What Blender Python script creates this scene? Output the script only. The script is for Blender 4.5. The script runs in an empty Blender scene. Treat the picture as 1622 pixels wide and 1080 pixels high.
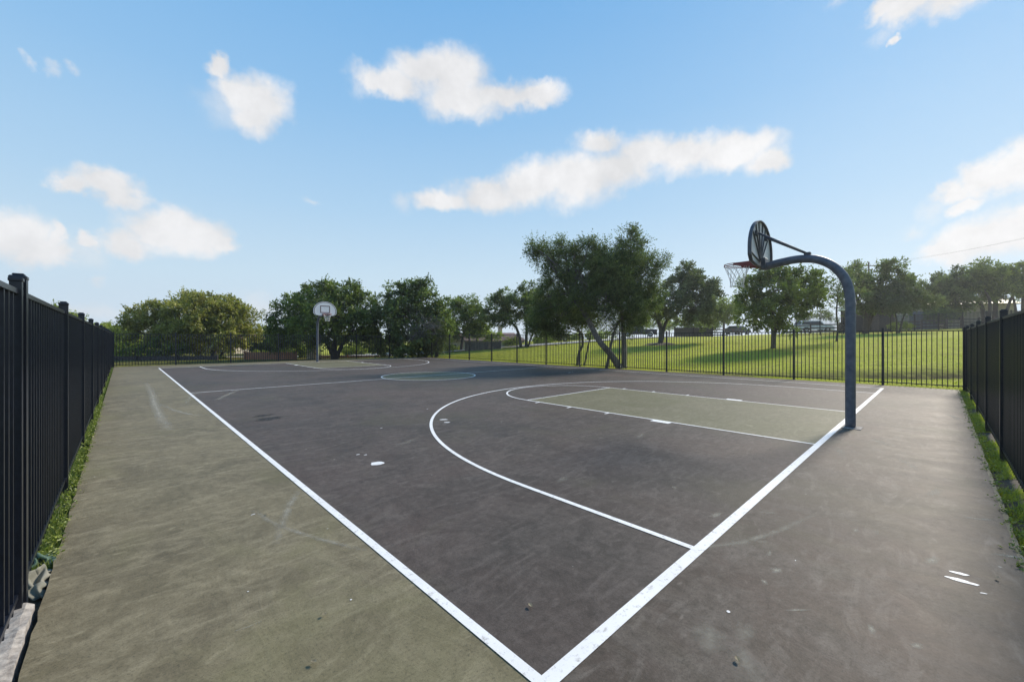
import bpy, math, random
import numpy as np
from mathutils import Vector, Matrix
R = math.radians
random.seed(7)
rng = np.random.default_rng(11)
SC = bpy.context.scene

# ------------------------------------------------------------------ camera
CX, CY, CH, YAW, FPX, Y0 = -1.334, -1.196, 1.518, 0.762, 646.2, 535.8
cam_d = bpy.data.cameras.new("camera")
cam = bpy.data.objects.new("camera", cam_d)
SC.collection.objects.link(cam)
cam.location = (CX, CY, CH)
cam.rotation_euler = (R(90), 0, -YAW)
cam_d.sensor_width = 36.0
cam_d.lens = 36.0 * FPX / 1622.0
cam_d.shift_y = (Y0 - 540.0) / 1622.0
cam_d.clip_start = 0.05
cam_d.clip_end = 5000
SC.camera = cam

# ------------------------------------------------------------------ light
SUN_AZ = R(43.7 + 52.5)      # clockwise from +Y
SUN_EL = R(35.0)
SC.view_settings.view_transform = 'Standard'
SC.view_settings.look = 'None'
SC.view_settings.exposure = 0.33
SC.view_settings.gamma = 1.0
sd = bpy.data.lights.new("sun", 'SUN')
sd.energy = 4.2
sd.angle = R(11.0)     # thin haze: the photograph shows only soft, faint shadows
sd.color = (1.0, 0.90, 0.76)
sun = bpy.data.objects.new("sun", sd)
SC.collection.objects.link(sun)
sdir = Vector((math.sin(SUN_AZ) * math.cos(SUN_EL), math.cos(SUN_AZ) * math.cos(SUN_EL), math.sin(SUN_EL)))
sun.rotation_euler = sdir.to_track_quat('Z', 'Y').to_euler()

def pix_dir(px, py):
    r = (px - 811.0) / FPX
    t = (Y0 - py) / FPX
    x = math.cos(YAW) * r + math.sin(YAW)
    y = -math.sin(YAW) * r + math.cos(YAW)
    return x, y, t

def at(px, v):
    """world x, y of the photo column px at depth v"""
    x, y, _ = pix_dir(px, 0)
    return CX + v * x, CY + v * y

def zat(py, v):
    return CH + (Y0 - py) * v / FPX

world = bpy.data.worlds.new("World")
SC.world = world
world.use_nodes = True

def build_world():
    nt = world.node_tree
    N = nt.nodes
    L = nt.links
    N.clear()
    out = N.new('ShaderNodeOutputWorld')
    bg = N.new('ShaderNodeBackground')
    bg.inputs[1].default_value = 0.15
    sky = N.new('ShaderNodeTexSky')
    sky.sky_type = 'NISHITA'
    sky.sun_disc = False
    sky.sun_elevation = SUN_EL
    sky.sun_rotation = SUN_AZ
    sky.altitude = 200
    sky.air_density = 1.0
    sky.dust_density = 0.4
    sky.ozone_density = 1.6
    tc = N.new('ShaderNodeTexCoord')
    sep = N.new('ShaderNodeSeparateXYZ')
    L.new(tc.outputs['Generated'], sep.inputs[0])

    def m(op, a, b=None, c=None, clamp=False):
        n = N.new('ShaderNodeMath')
        n.operation = op
        n.use_clamp = clamp
        for i, s in enumerate((a, b, c)):
            if s is None:
                continue
            if isinstance(s, (int, float)):
                n.inputs[i].default_value = s
            else:
                L.new(s, n.inputs[i])
        return n.outputs[0]
    az = m('ARCTAN2', sep.outputs[0], sep.outputs[1])
    el = m('ARCSINE', sep.outputs[2])
    comb0 = N.new('ShaderNodeCombineXYZ')
    L.new(az, comb0.inputs[0])
    L.new(el, comb0.inputs[1])
    def warp(src, scale, amp):
        nz = N.new('ShaderNodeTexNoise')
        nz.inputs['Scale'].default_value = scale
        nz.inputs['Detail'].default_value = 6
        nz.inputs['Roughness'].default_value = 0.6
        L.new(tc.outputs['Generated'], nz.inputs['Vector'])
        a_ = N.new('ShaderNodeVectorMath'); a_.operation = 'SUBTRACT'
        L.new(nz.outputs['Color'], a_.inputs[0]); a_.inputs[1].default_value = (.5, .5, .5)
        b_ = N.new('ShaderNodeVectorMath'); b_.operation = 'MULTIPLY_ADD'
        L.new(a_.outputs[0], b_.inputs[0]); b_.inputs[1].default_value = (amp, amp * .75, 0)
        L.new(src, b_.inputs[2])
        return b_
    comb = warp(warp(warp(comb0.outputs[0], 7.0, 0.085).outputs[0], 22.0, 0.045).outputs[0], 60.0, 0.018)
    # clouds: azimuth / elevation ellipses  (cx, cy, rx, ry in photo pixels)
    blobs = [
        (620, 132, 58, 28), (668, 112, 55, 36), (715, 120, 68, 44), (735, 160, 75, 34), (790, 150, 70, 26),
        (845, 150, 48, 22), (600, 135, 40, 18),
        (402, 158, 62, 42), (400, 185, 44, 34), (345, 100, 22, 20), (372, 140, 40, 24),
        (160, 292, 55, 26), (190, 312, 34, 24), (118, 298, 32, 14),
        (262, 362, 62, 34), (312, 378, 60, 28), (205, 388, 42, 22), (350, 392, 34, 12),
        (18, 372, 70, 40), (60, 398, 58, 28), (86, 372, 16, 20), (140, 385, 22, 16),
        (700, 318, 52, 18), (780, 305, 70, 28), (850, 288, 74, 36), (920, 290, 80, 42), (975, 270, 64, 36),
        (950, 228, 40, 24), (1020, 240, 70, 32), (1090, 240, 84, 32), (1160, 236, 80, 32), (1215, 255, 44, 22),
        (1400, 8, 44, 18), (1450, 0, 70, 34), (1520, -10, 80, 36), (1425, 55, 14, 9),
        (1510, 305, 44, 16), (1560, 285, 60, 30), (1610, 265, 50, 44), (1530, 325, 30, 14),
        (1500, 400, 60, 22), (1560, 378, 80, 34), (1620, 360, 80, 46),
    ]
    def field(blobs, sm_k):
        cur = None
        for (x, y, rx, ry) in blobs:
            d = Vector(pix_dir(x, y)).normalized()
            a = math.atan2(d.x, d.y)
            e = math.asin(d.z)
            d1 = Vector(pix_dir(x + rx, y)).normalized()
            d2 = Vector(pix_dir(x, y - ry)).normalized()
            ra = abs(math.atan2(d1.x, d1.y) - a)
            re = abs(math.asin(d2.z) - e)
            s = N.new('ShaderNodeVectorMath')
            s.operation = 'SUBTRACT'
            L.new(comb.outputs[0], s.inputs[0])
            s.inputs[1].default_value = (a, e, 0)
            mu = N.new('ShaderNodeVectorMath')
            mu.operation = 'MULTIPLY'
            L.new(s.outputs[0], mu.inputs[0])
            mu.inputs[1].default_value = (1 / ra, 1 / re, 0)
            le = N.new('ShaderNodeVectorMath')
            le.operation = 'LENGTH'
            L.new(mu.outputs[0], le.inputs[0])
            if cur is None:
                cur = le.outputs[1]
            else:
                n = N.new('ShaderNodeMath')
                n.operation = 'SMOOTH_MIN'
                L.new(cur, n.inputs[0])
                L.new(le.outputs[1], n.inputs[1])
                n.inputs[2].default_value = sm_k
                cur = n.outputs[0]
        return cur
    cur = field(blobs, 0.35)
    faint = field([(80, 105, 26, 12), (122, 109, 26, 12), (32, 92, 18, 12), (497, 318, 16, 9), (148, 442, 24, 12), (1320, 2, 46, 16), (1400, 50, 40, 22), (420, 488, 90, 30), (130, 488, 100, 22),
                   (20, 470, 90, 20), (1445, 365, 40, 18), (345, 165, 60, 60), (640, 320, 30, 22), (1240, 250, 40, 24), (130, 400, 70, 40), (1480, 330, 40, 30), (570, 140, 30, 20)], 0.2)
    n1 = N.new('ShaderNodeTexNoise')
    n1.inputs['Scale'].default_value = 9
    n1.inputs['Detail'].default_value = 9
    n1.inputs['Roughness'].default_value = 0.62
    L.new(tc.outputs['Generated'], n1.inputs['Vector'])
    n2 = N.new('ShaderNodeTexNoise')
    n2.inputs['Scale'].default_value = 26
    n2.inputs['Detail'].default_value = 7
    n2.inputs['Roughness'].default_value = 0.6
    L.new(tc.outputs['Generated'], n2.inputs['Vector'])
    f = m('SUBTRACT', 1.30, cur)
    f = m('ADD', f, m('MULTIPLY', m('SUBTRACT', n1.outputs[0], 0.5), 0.95))
    f = m('ADD', f, m('MULTIPLY', m('SUBTRACT', n2.outputs[0], 0.5), 0.5))
    sm = N.new('ShaderNodeMapRange')
    sm.interpolation_type = 'SMOOTHSTEP'
    sm.inputs['From Min'].default_value = 0.0
    sm.inputs['From Max'].default_value = 0.85
    sm.inputs['To Max'].default_value = 0.95
    L.new(f, sm.inputs['Value'])
    f2 = m('SUBTRACT', 0.95, faint)
    f2 = m('ADD', f2, m('MULTIPLY', m('SUBTRACT', n1.outputs[0], 0.5), 1.6))
    sm2 = N.new('ShaderNodeMapRange')
    sm2.interpolation_type = 'SMOOTHSTEP'
    sm2.inputs['From Min'].default_value = 0.0
    sm2.inputs['From Max'].default_value = 1.0
    sm2.inputs['To Max'].default_value = 0.42
    L.new(f2, sm2.inputs['Value'])
    cover = m('MAXIMUM', sm.outputs[0], sm2.outputs[0])
    # keep the glare round the sun from exceeding the clear-sky brightness at each height
    ex = 1.0 / (0.15 * 2 ** SC.view_settings.exposure)
    def cc_(c):
        return tuple(x * ex for x in c)
    el01 = m('DIVIDE', el, R(60), clamp=True)
    rp = N.new('ShaderNodeValToRGB')
    stops = [(0.0, (.70, .80, .90)), (0.127, (.60, .77, .90)), (0.27, (.44, .66, .88)), (0.46, (.29, .54, .84)), (0.66, (.19, .45, .80)), (1.0, (.12, .34, .68))]
    while len(rp.color_ramp.elements) < len(stops):
        rp.color_ramp.elements.new(0.5)
    for e_, (p_, c_) in zip(rp.color_ramp.elements, stops):
        e_.position = p_
        e_.color = (*c_, 1)
    L.new(el01, rp.inputs[0])
    sc_ = N.new('ShaderNodeVectorMath'); sc_.operation = 'SCALE'
    L.new(rp.outputs[0], sc_.inputs[0]); sc_.inputs['Scale'].default_value = ex
    hs0 = N.new('ShaderNodeVectorMath'); hs0.operation = 'SCALE'
    L.new(sky.outputs[0], hs0.inputs[0]); hs0.inputs['Scale'].default_value = SKY_GAIN
    hs = N.new('ShaderNodeVectorMath'); hs.operation = 'MINIMUM'
    L.new(hs0.outputs[0], hs.inputs[0]); L.new(sc_.outputs[0], hs.inputs[1])
    mx = N.new('ShaderNodeMix')
    mx.data_type = 'RGBA'
    L.new(cover, mx.inputs[0])
    L.new(hs.outputs[0], mx.inputs[6])
    cr = N.new('ShaderNodeMapRange')
    cr.inputs['From Min'].default_value = 0.35
    cr.inputs['From Max'].default_value = 0.65
    cr.inputs['To Min'].default_value = CLOUD * 0.84
    cr.inputs['To Max'].default_value = CLOUD * 1.04
    L.new(n1.outputs[0], cr.inputs['Value'])
    cc = N.new('ShaderNodeVectorMath')
    cc.operation = 'SCALE'
    cc.inputs[0].default_value = (1.0, 0.99, 0.99)
    L.new(cr.outputs[0], cc.inputs['Scale'])
    L.new(cc.outputs[0], mx.inputs[7])
    L.new(mx.outputs[2], bg.inputs[0])
    L.new(bg.outputs[0], out.inputs[0])

SKY_GAIN = 2.4
CLOUD = 0.90 / (0.15 * 2 ** SC.view_settings.exposure)
build_world()

# ------------------------------------------------------------------ helpers
def link(o):
    SC.collection.objects.link(o)
    return o

class MB:
    """collects verts and faces in world space"""
    def __init__(s):
        s.v = []
        s.f = []

    def add(s, vs, fs):
        b = len(s.v)
        s.v += [tuple(p) for p in vs]
        s.f += [tuple(i + b for i in q) for q in fs]
        return s

    def box(s, c, d, rz=0.0, bev=0.0):
        cx, cy, cz = c
        hx, hy, hz = d[0] / 2, d[1] / 2, d[2] / 2
        cs, sn = math.cos(rz), math.sin(rz)
        vs = []
        if bev <= 0:
            for z in (-hz, hz):
                for x, y in ((-hx, -hy), (hx, -hy), (hx, hy), (-hx, hy)):
                    vs.append((cx + x * cs - y * sn, cy + x * sn + y * cs, cz + z))
            return s.add(vs, [(3, 2, 1, 0), (4, 5, 6, 7), (0, 1, 5, 4), (1, 2, 6, 5), (2, 3, 7, 6), (3, 0, 4, 7)])
        lv = [(-hz, bev), (-hz + bev, 0), (hz - bev, 0), (hz, bev)]
        for z, i in lv:
            for x, y in ((-hx + i, -hy + bev), (-hx + bev, -hy + i), (hx - bev, -hy + i), (hx - i, -hy + bev),
                         (hx - i, hy - bev), (hx - bev, hy - i), (-hx + bev, hy - i), (-hx + i, hy - bev)):
                vs.append((cx + x * cs - y * sn, cy + x * sn + y * cs, cz + z))
        fs = [tuple(range(7, -1, -1)), tuple(range(24, 32))]
        for k in range(3):
            for i in range(8):
                j = (i + 1) % 8
                fs.append((k * 8 + i, k * 8 + j, k * 8 + 8 + j, k * 8 + 8 + i))
        return s.add(vs, fs)

    def tube(s, pts, rad, n=8, cap=True):
        pts = [Vector(p) for p in pts]
        if isinstance(rad, (int, float)):
            rad = [rad] * len(pts)
        vs, fs = [], []
        up = None
        for i, p in enumerate(pts):
            t = (pts[min(i + 1, len(pts) - 1)] - pts[max(i - 1, 0)])
            if t.length < 1e-9:
                t = Vector((0, 0, 1))
            t.normalize()
            if up is None:
                up = t.orthogonal().normalized()
            else:
                up = up - t * up.dot(t)
                if up.length < 1e-6:
                    up = t.orthogonal()
                up.normalize()
            sd_ = t.cross(up)
            for k in range(n):
                a = 2 * math.pi * k / n
                vs.append(p + (up * math.cos(a) + sd_ * math.sin(a)) * rad[i])
        for i in range(len(pts) - 1):
            for k in range(n):
                k2 = (k + 1) % n
                fs.append((i * n + k, i * n + k2, (i + 1) * n + k2, (i + 1) * n + k))
        if cap:
            fs.append(tuple(range(n - 1, -1, -1)))
            fs.append(tuple(range((len(pts) - 1) * n, len(pts) * n)))
        return s.add(vs, fs)

    def prism(s, poly, h0, h1, fn):
        """poly of (a,b); fn(a,b,h) -> world point"""
        n = len(poly)
        vs = [fn(a, b, h0) for a, b in poly] + [fn(a, b, h1) for a, b in poly]
        fs = [tuple(range(n - 1, -1, -1)), tuple(range(n, 2 * n))]
        for i in range(n):
            j = (i + 1) % n
            fs.append((i, j, n + j, n + i))
        return s.add(vs, fs)

    def build(s, name, mat, parent=None, origin=None, smooth=False):
        if parent is not None:
            o0 = parent['_o'] if '_o' in parent else (0, 0, 0)
        else:
            o0 = origin or (0, 0, 0)
        me = bpy.data.meshes.new(name)
        me.from_pydata([(x - o0[0], y - o0[1], z - o0[2]) for x, y, z in s.v], [], s.f)
        me.materials.append(mat)
        if smooth:
            me.polygons.foreach_set('use_smooth', [True] * len(me.polygons))
        me.update()
        o = link(bpy.data.objects.new(name, me))
        o['_o'] = tuple(o0)
        if parent is not None:
            o.parent = parent
        elif origin:
            o.location = origin
        return o

def tag(o, label=None, cat=None, group=None, kind=None):
    if label: o['label'] = label
    if cat: o['category'] = cat
    if group: o['group'] = group
    if kind: o['kind'] = kind
    return o

def thing(name, label, cat, loc, group=None):
    o = link(bpy.data.objects.new(name, None))
    o.empty_display_size = 0.2
    o.location = loc
    o['_o'] = tuple(loc)
    return tag(o, label, cat, group)

# ------------------------------------------------------------------ materials
def nmat(name):
    m = bpy.data.materials.new(name)
    m.use_nodes = True
    nt = m.node_tree
    return m, nt, nt.nodes['Principled BSDF']

def noise_node(nt, scale, detail=4, rough=0.55, vec=None, stretch=None, dist=0.0):
    n = nt.nodes.new('ShaderNodeTexNoise')
    n.inputs['Scale'].default_value = scale
    n.inputs['Detail'].default_value = detail
    n.inputs['Roughness'].default_value = rough
    n.inputs['Distortion'].default_value = dist
    if vec is None:
        g = nt.nodes.new('ShaderNodeNewGeometry')
        vec = g.outputs['Position']
    if stretch:
        mp = nt.nodes.new('ShaderNodeMapping')
        mp.inputs['Scale'].default_value = stretch[:3]
        if len(stretch) > 3:
            mp.inputs['Rotation'].default_value = (0, 0, stretch[3])
        nt.links.new(vec, mp.inputs[0])
        vec = mp.outputs[0]
    nt.links.new(vec, n.inputs['Vector'])
    return n.outputs[0]

def ramp(nt, fac, stops):
    r = nt.nodes.new('ShaderNodeValToRGB')
    while len(r.color_ramp.elements) < len(stops):
        r.color_ramp.elements.new(0.5)
    for e, (p, c) in zip(r.color_ramp.elements, stops):
        e.position = p
        e.color = (c[0], c[1], c[2], 1) if not isinstance(c, (int, float)) else (c, c, c, 1)
    nt.links.new(fac, r.inputs[0])
    return r.outputs[0]

def mixc(nt, fac, a, b, mode='MIX'):
    m = nt.nodes.new('ShaderNodeMix')
    m.data_type = 'RGBA'
    m.blend_type = mode
    for i, s in ((0, fac), (6, a), (7, b)):
        if isinstance(s, (int, float)):
            m.inputs[i].default_value = s
        elif isinstance(s, tuple):
            m.inputs[i].default_value = (s[0], s[1], s[2], 1)
        else:
            nt.links.new(s, m.inputs[i])
    return m.outputs[2]

def bump(nt, p, h, strength=0.3, dist=0.01):
    b = nt.nodes.new('ShaderNodeBump')
    b.inputs['Strength'].default_value = strength
    b.inputs['Distance'].default_value = dist
    nt.links.new(h, b.inputs['Height'])
    nt.links.new(b.outputs[0], p.inputs['Normal'])

def simple(name, c1, c2, scale=8, rough=0.7, metal=0.0, bmp=0.2, bd=0.004, detail=5, spec=0.5, stretch=None):
    m, nt, p = nmat(name)
    n = noise_node(nt, scale, detail, stretch=stretch)
    nt.links.new(ramp(nt, n, [(0.3, c1), (0.7, c2)]), p.inputs['Base Color'])
    p.inputs['Roughness'].default_value = rough
    p.inputs['Metallic'].default_value = metal
    p.inputs['Specular IOR Level'].default_value = spec
    if bmp:
        bump(nt, p, n, bmp, bd)
    return m

def court_mat(name, base, alt, seed=0.0, dirt=(0.2, 0.19, 0.17), rough=0.62, k=1.0):
    m, nt, p = nmat(name)
    g = nt.nodes.new('ShaderNodeNewGeometry')
    mp = nt.nodes.new('ShaderNodeMapping')
    mp.inputs['Location'].default_value = (seed, seed * 1.7, 0)
    nt.links.new(g.outputs['Position'], mp.inputs[0])
    v = mp.outputs[0]
    big = noise_node(nt, 0.35, 5, 0.62, vec=v, dist=0.6)
    col = ramp(nt, big, [(0.36, base), (0.62, alt)])
    # darker damp patches
    dk = noise_node(nt, 0.8, 7, 0.62, vec=v, dist=0.8)
    col = mixc(nt, ramp(nt, dk, [(0.34, 0.36 * k), (0.54, 0.0)]), col, (base[0] * 0.5, base[1] * 0.52, base[2] * 0.52))
    # cloudy dust
    mid = noise_node(nt, 2.4, 9, 0.72, vec=v, stretch=(1.0, 0.6, 1, 0.5), dist=1.3)
    col = mixc(nt, ramp(nt, mid, [(0.42, 0.0), (0.70, 0.62 * k)]), col, dirt)
    # brushed streaks in two directions
    st = noise_node(nt, 2.6, 8, 0.66, vec=v, stretch=(0.6, 1.9, 1, -0.78), dist=1.8)
    col = mixc(nt, ramp(nt, st, [(0.50, 0.0), (0.68, 0.5 * k)]), col, (dirt[0] * 1.2, dirt[1] * 1.2, dirt[2] * 1.2))
    s2 = noise_node(nt, 5.0, 7, 0.68, vec=v, stretch=(0.8, 2.2, 1, -0.35), dist=1.6)
    col = mixc(nt, ramp(nt, s2, [(0.30, 0.45 * k), (0.46, 0.0)]), col, (base[0] * 0.6, base[1] * 0.6, base[2] * 0.6))
    bl = noise_node(nt, 4.6, 3, 0.55, vec=v, stretch=(1, 1.8, 1, 0.3), dist=0.7)
    col = mixc(nt, ramp(nt, bl, [(0.66, 0.0), (0.74, 0.4 * k)]), col, (dirt[0] * 1.5, dirt[1] * 1.5, dirt[2] * 1.5))
    # gritty mid-scale mottling
    g1 = noise_node(nt, 13, 8, 0.78, vec=v, dist=0.4)
    col = mixc(nt, ramp(nt, g1, [(0.36, 0.42), (0.50, 0.0)]), col, (base[0] * 0.45, base[1] * 0.45, base[2] * 0.45))
    col = mixc(nt, ramp(nt, g1, [(0.54, 0.0), (0.66, 0.34)]), col, (dirt[0] * 1.15, dirt[1] * 1.15, dirt[2] * 1.15))
    # stained zones, warmer and greener
    hue = noise_node(nt, 0.55, 5, 0.6, vec=v, dist=1.0)
    col = mixc(nt, ramp(nt, hue, [(0.52, 0.0), (0.66, 0.45)]), col, (dirt[0] * 0.62, dirt[1] * 0.66, dirt[2] * 0.5))
    fine = noise_node(nt, 70, 5, 0.75, vec=v)
    col = mixc(nt, ramp(nt, fine, [(0.34, 0.5), (0.48, 0.0)]), col, (0.03, 0.028, 0.025))
    col = mixc(nt, ramp(nt, fine, [(0.58, 0.0), (0.72, 0.25)]), col, (dirt[0] * 1.6, dirt[1] * 1.6, dirt[2] * 1.6))
    vo = nt.nodes.new('ShaderNodeTexVoronoi')
    vo.inputs['Scale'].default_value = 2.3
    nt.links.new(v, vo.inputs['Vector'])
    col = mixc(nt, ramp(nt, vo.outputs['Distance'], [(0.010, 0.75), (0.026, 0.0)]), col, (0.5, 0.48, 0.42))
    nt.links.new(col, p.inputs['Base Color'])
    rr = nt.nodes.new('ShaderNodeMapRange')
    rr.inputs['To Min'].default_value = rough - 0.14
    rr.inputs['To Max'].default_value = rough + 0.16
    nt.links.new(mid, rr.inputs['Value'])
    nt.links.new(rr.outputs[0], p.inputs['Roughness'])
    p.inputs['Specular IOR Level'].default_value = 0.16
    b1 = nt.nodes.new('ShaderNodeBump')
    b1.inputs['Strength'].default_value = 0.3
    b1.inputs['Distance'].default_value = 0.02
    nt.links.new(mid, b1.inputs['Height'])
    grain = noise_node(nt, 140, 3, 0.7, vec=v)
    b2 = nt.nodes.new('ShaderNodeBump')
    b2.inputs['Strength'].default_value = 0.35
    b2.inputs['Distance'].default_value = 0.003
    nt.links.new(grain, b2.inputs['Height'])
    nt.links.new(b1.outputs[0], b2.inputs['Normal'])
    nt.links.new(b2.outputs[0], p.inputs['Normal'])
    return m

M = {}
M['apron'] = court_mat('weathered_coating', (0.180, 0.152, 0.094), (0.122, 0.102, 0.066), 3.0, (0.262, 0.228, 0.152), k=1.0)
M['apron_dark'] = court_mat('worn_grey_coating', (0.062, 0.054, 0.042), (0.090, 0.064, 0.053), 9.0, (0.150, 0.130, 0.112), k=1.1)
M['court'] = court_mat('court_coating', (0.062, 0.053, 0.046), (0.092, 0.068, 0.058), 0.0, (0.132, 0.112, 0.100), k=0.95)
M['key'] = court_mat('green_coating', (0.138, 0.130, 0.074), (0.158, 0.142, 0.088), 5.0, (0.205, 0.188, 0.130), k=0.9)

def line_mat():
    m, nt, p = nmat('worn_white_paint')
    a = noise_node(nt, 22, 8, 0.75)
    b = noise_node(nt, 2.0, 3)
    col = ramp(nt, a, [(0.32, (0.34, 0.32, 0.30)), (0.46, (0.78, 0.775, 0.77))])
    col = mixc(nt, ramp(nt, b, [(0.4, 0.18), (0.6, 0.0)]), col, (0.5, 0.48, 0.47))
    nt.links.new(col, p.inputs['Base Color'])
    p.inputs['Roughness'].default_value = 0.6
    return m
M['line'] = line_mat()

def scuff_mat():
    m, nt, p = nmat('dusty_scuff')
    p.inputs['Base Color'].default_value = (0.36, 0.34, 0.28, 1)
    p.inputs['Roughness'].default_value = 0.8
    a = noise_node(nt, 9, 6, 0.7)
    at_ = nt.nodes.new('ShaderNodeAttribute')
    at_.attribute_name = 'edge'
    mu = nt.nodes.new('ShaderNodeMath')
    mu.operation = 'MULTIPLY'
    nt.links.new(ramp(nt, a, [(0.32, 0.05), (0.62, 0.8)]), mu.inputs[0])
    nt.links.new(at_.outputs['Fac'], mu.inputs[1])
    nt.links.new(mu.outputs[0], p.inputs['Alpha'])
    return m
M['scuff'] = scuff_mat()

M['black'] = simple('black_powder_coat', (0.006, 0.008, 0.014), (0.012, 0.015, 0.024), 30, 0.30, 0.0, 0.05, 0.001, spec=0.42)
M['pole'] = simple('blue_grey_painted_steel', (0.062, 0.072, 0.100), (0.125, 0.135, 0.165), 11, 0.5, 0.15, 0.25, 0.002, 8)
M['board'] = simple('white_board_enamel', (0.72, 0.71, 0.72), (0.82, 0.81, 0.82), 12, 0.4, 0, 0.05)
M['board_back'] = simple('dull_aluminium', (0.42, 0.41, 0.43), (0.55, 0.54, 0.55), 10, 0.45, 0.2, 0.1)
M['rib'] = simple('dark_grey_steel', (0.05, 0.055, 0.07), (0.09, 0.095, 0.11), 14, 0.5, 0.3, 0.1)
M['rim'] = simple('red_painted_steel', (0.16, 0.022, 0.022), (0.22, 0.04, 0.035), 18, 0.45, 0.1, 0.1)
M['net'] = simple('grey_white_cord', (0.5, 0.5, 0.5), (0.72, 0.72, 0.72), 40, 0.85)
M['marking'] = simple('maroon_board_line', (0.11, 0.05, 0.05), (0.16, 0.08, 0.07), 30, 0.5, 0, 0)
M['concrete'] = simple('rough_concrete', (0.16, 0.145, 0.135), (0.42, 0.39, 0.36), 26, 0.9, 0, 0.8, 0.012, 9)
M['tarp'] = simple('grey_green_cloth', (0.13, 0.13, 0.10), (0.27, 0.26, 0.22), 9, 0.85, 0, 0.3, 0.01)
M['tarp_green'] = simple('dull_green_cloth', (0.05, 0.10, 0.075), (0.11, 0.17, 0.13), 5, 0.85, 0, 0.3, 0.01)
M['bark'] = simple('oak_bark', (0.035, 0.028, 0.022), (0.10, 0.085, 0.07), 9, 0.9, 0, 0.9, 0.03, 8, stretch=(2.5, 2.5, 0.6))
M['bark_pale'] = simple('juniper_bark', (0.06, 0.05, 0.042), (0.24, 0.215, 0.19), 9, 0.9, 0, 0.9, 0.03, 8, stretch=(3.5, 3.5, 0.4))
M['dead'] = simple('dead_twig', (0.09, 0.08, 0.07), (0.19, 0.175, 0.16), 12, 0.9, 0, 0)
M['soil'] = simple('leaf_litter_soil', (0.03, 0.024, 0.017), (0.10, 0.075, 0.05), 14, 0.95, 0, 0.8, 0.03, 8)
M['road'] = simple('pale_road', (0.26, 0.25, 0.24), (0.36, 0.35, 0.33), 1.5, 0.85, 0, 0.1)
M['brown_wood'] = simple('brown_fence_board', (0.19, 0.08, 0.045), (0.36, 0.18, 0.11), 6, 0.85, 0, 0.4, 0.01, stretch=(5, 5, 0.6))
M['dark_wood'] = simple('dark_weathered_board', (0.035, 0.028, 0.028), (0.085, 0.068, 0.065), 6, 0.85, 0, 0.4, 0.01, stretch=(5, 5, 0.6))
M['mauve_wood'] = simple('greyed_rail_wood', (0.09, 0.065, 0.06), (0.16, 0.12, 0.11), 6, 0.85, 0, 0.3, 0.01)
M['stone'] = simple('tan_limestone', (0.30, 0.24, 0.16), (0.48, 0.40, 0.28), 5, 0.9, 0, 0.6, 0.02)
M['stucco'] = simple('beige_stucco', (0.36, 0.32, 0.26), (0.44, 0.40, 0.33), 3, 0.9, 0, 0.2)
M['tan_roof'] = simple('tan_metal_roof', (0.30, 0.26, 0.15), (0.38, 0.33, 0.20), 3, 0.6, 0, 0.1)
M['red_roof'] = simple('reddish_shingle', (0.17, 0.10, 0.085), (0.26, 0.17, 0.15), 6, 0.9, 0, 0.4, 0.02)
M['grey_door'] = simple('grey_garage_door', (0.13, 0.14, 0.18), (0.17, 0.18, 0.22), 2, 0.5, 0, 0.1)
M['glass_dark'] = simple('dark_window_glass', (0.012, 0.015, 0.02), (0.03, 0.035, 0.045), 2, 0.08, 0, 0)
M['white_trim'] = simple('white_trim_paint', (0.62, 0.61, 0.58), (0.74, 0.73, 0.70), 4, 0.6, 0, 0)
M['car_white'] = simple('white_car_paint', (0.74, 0.75, 0.77), (0.78, 0.79, 0.80), 1, 0.25, 0, 0)
M['car_grey'] = simple('grey_car_paint', (0.10, 0.11, 0.125), (0.12, 0.13, 0.145), 1, 0.25, 0.4, 0)
M['car_dark'] = simple('navy_car_paint', (0.008, 0.010, 0.018), (0.012, 0.015, 0.026), 1, 0.22, 0.1, 0)
M['tyre'] = simple('tyre_rubber', (0.012, 0.012, 0.012), (0.02, 0.02, 0.02), 20, 0.85, 0, 0)
M['rim_alloy'] = simple('alloy_wheel', (0.35, 0.35, 0.36), (0.45, 0.45, 0.46), 10, 0.35, 0.6, 0)
M['lamp_red'] = simple('tail_lamp_lens', (0.25, 0.01, 0.01), (0.35, 0.02, 0.02), 10, 0.25, 0, 0)
M['lamp_clear'] = simple('head_lamp_lens', (0.6, 0.6, 0.6), (0.7, 0.7, 0.7), 10, 0.15, 0, 0)
M['pole_wood'] = simple('utility_pole_wood', (0.07, 0.055, 0.045), (0.13, 0.11, 0.09), 8, 0.9, 0, 0.3, 0.01)

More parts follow.
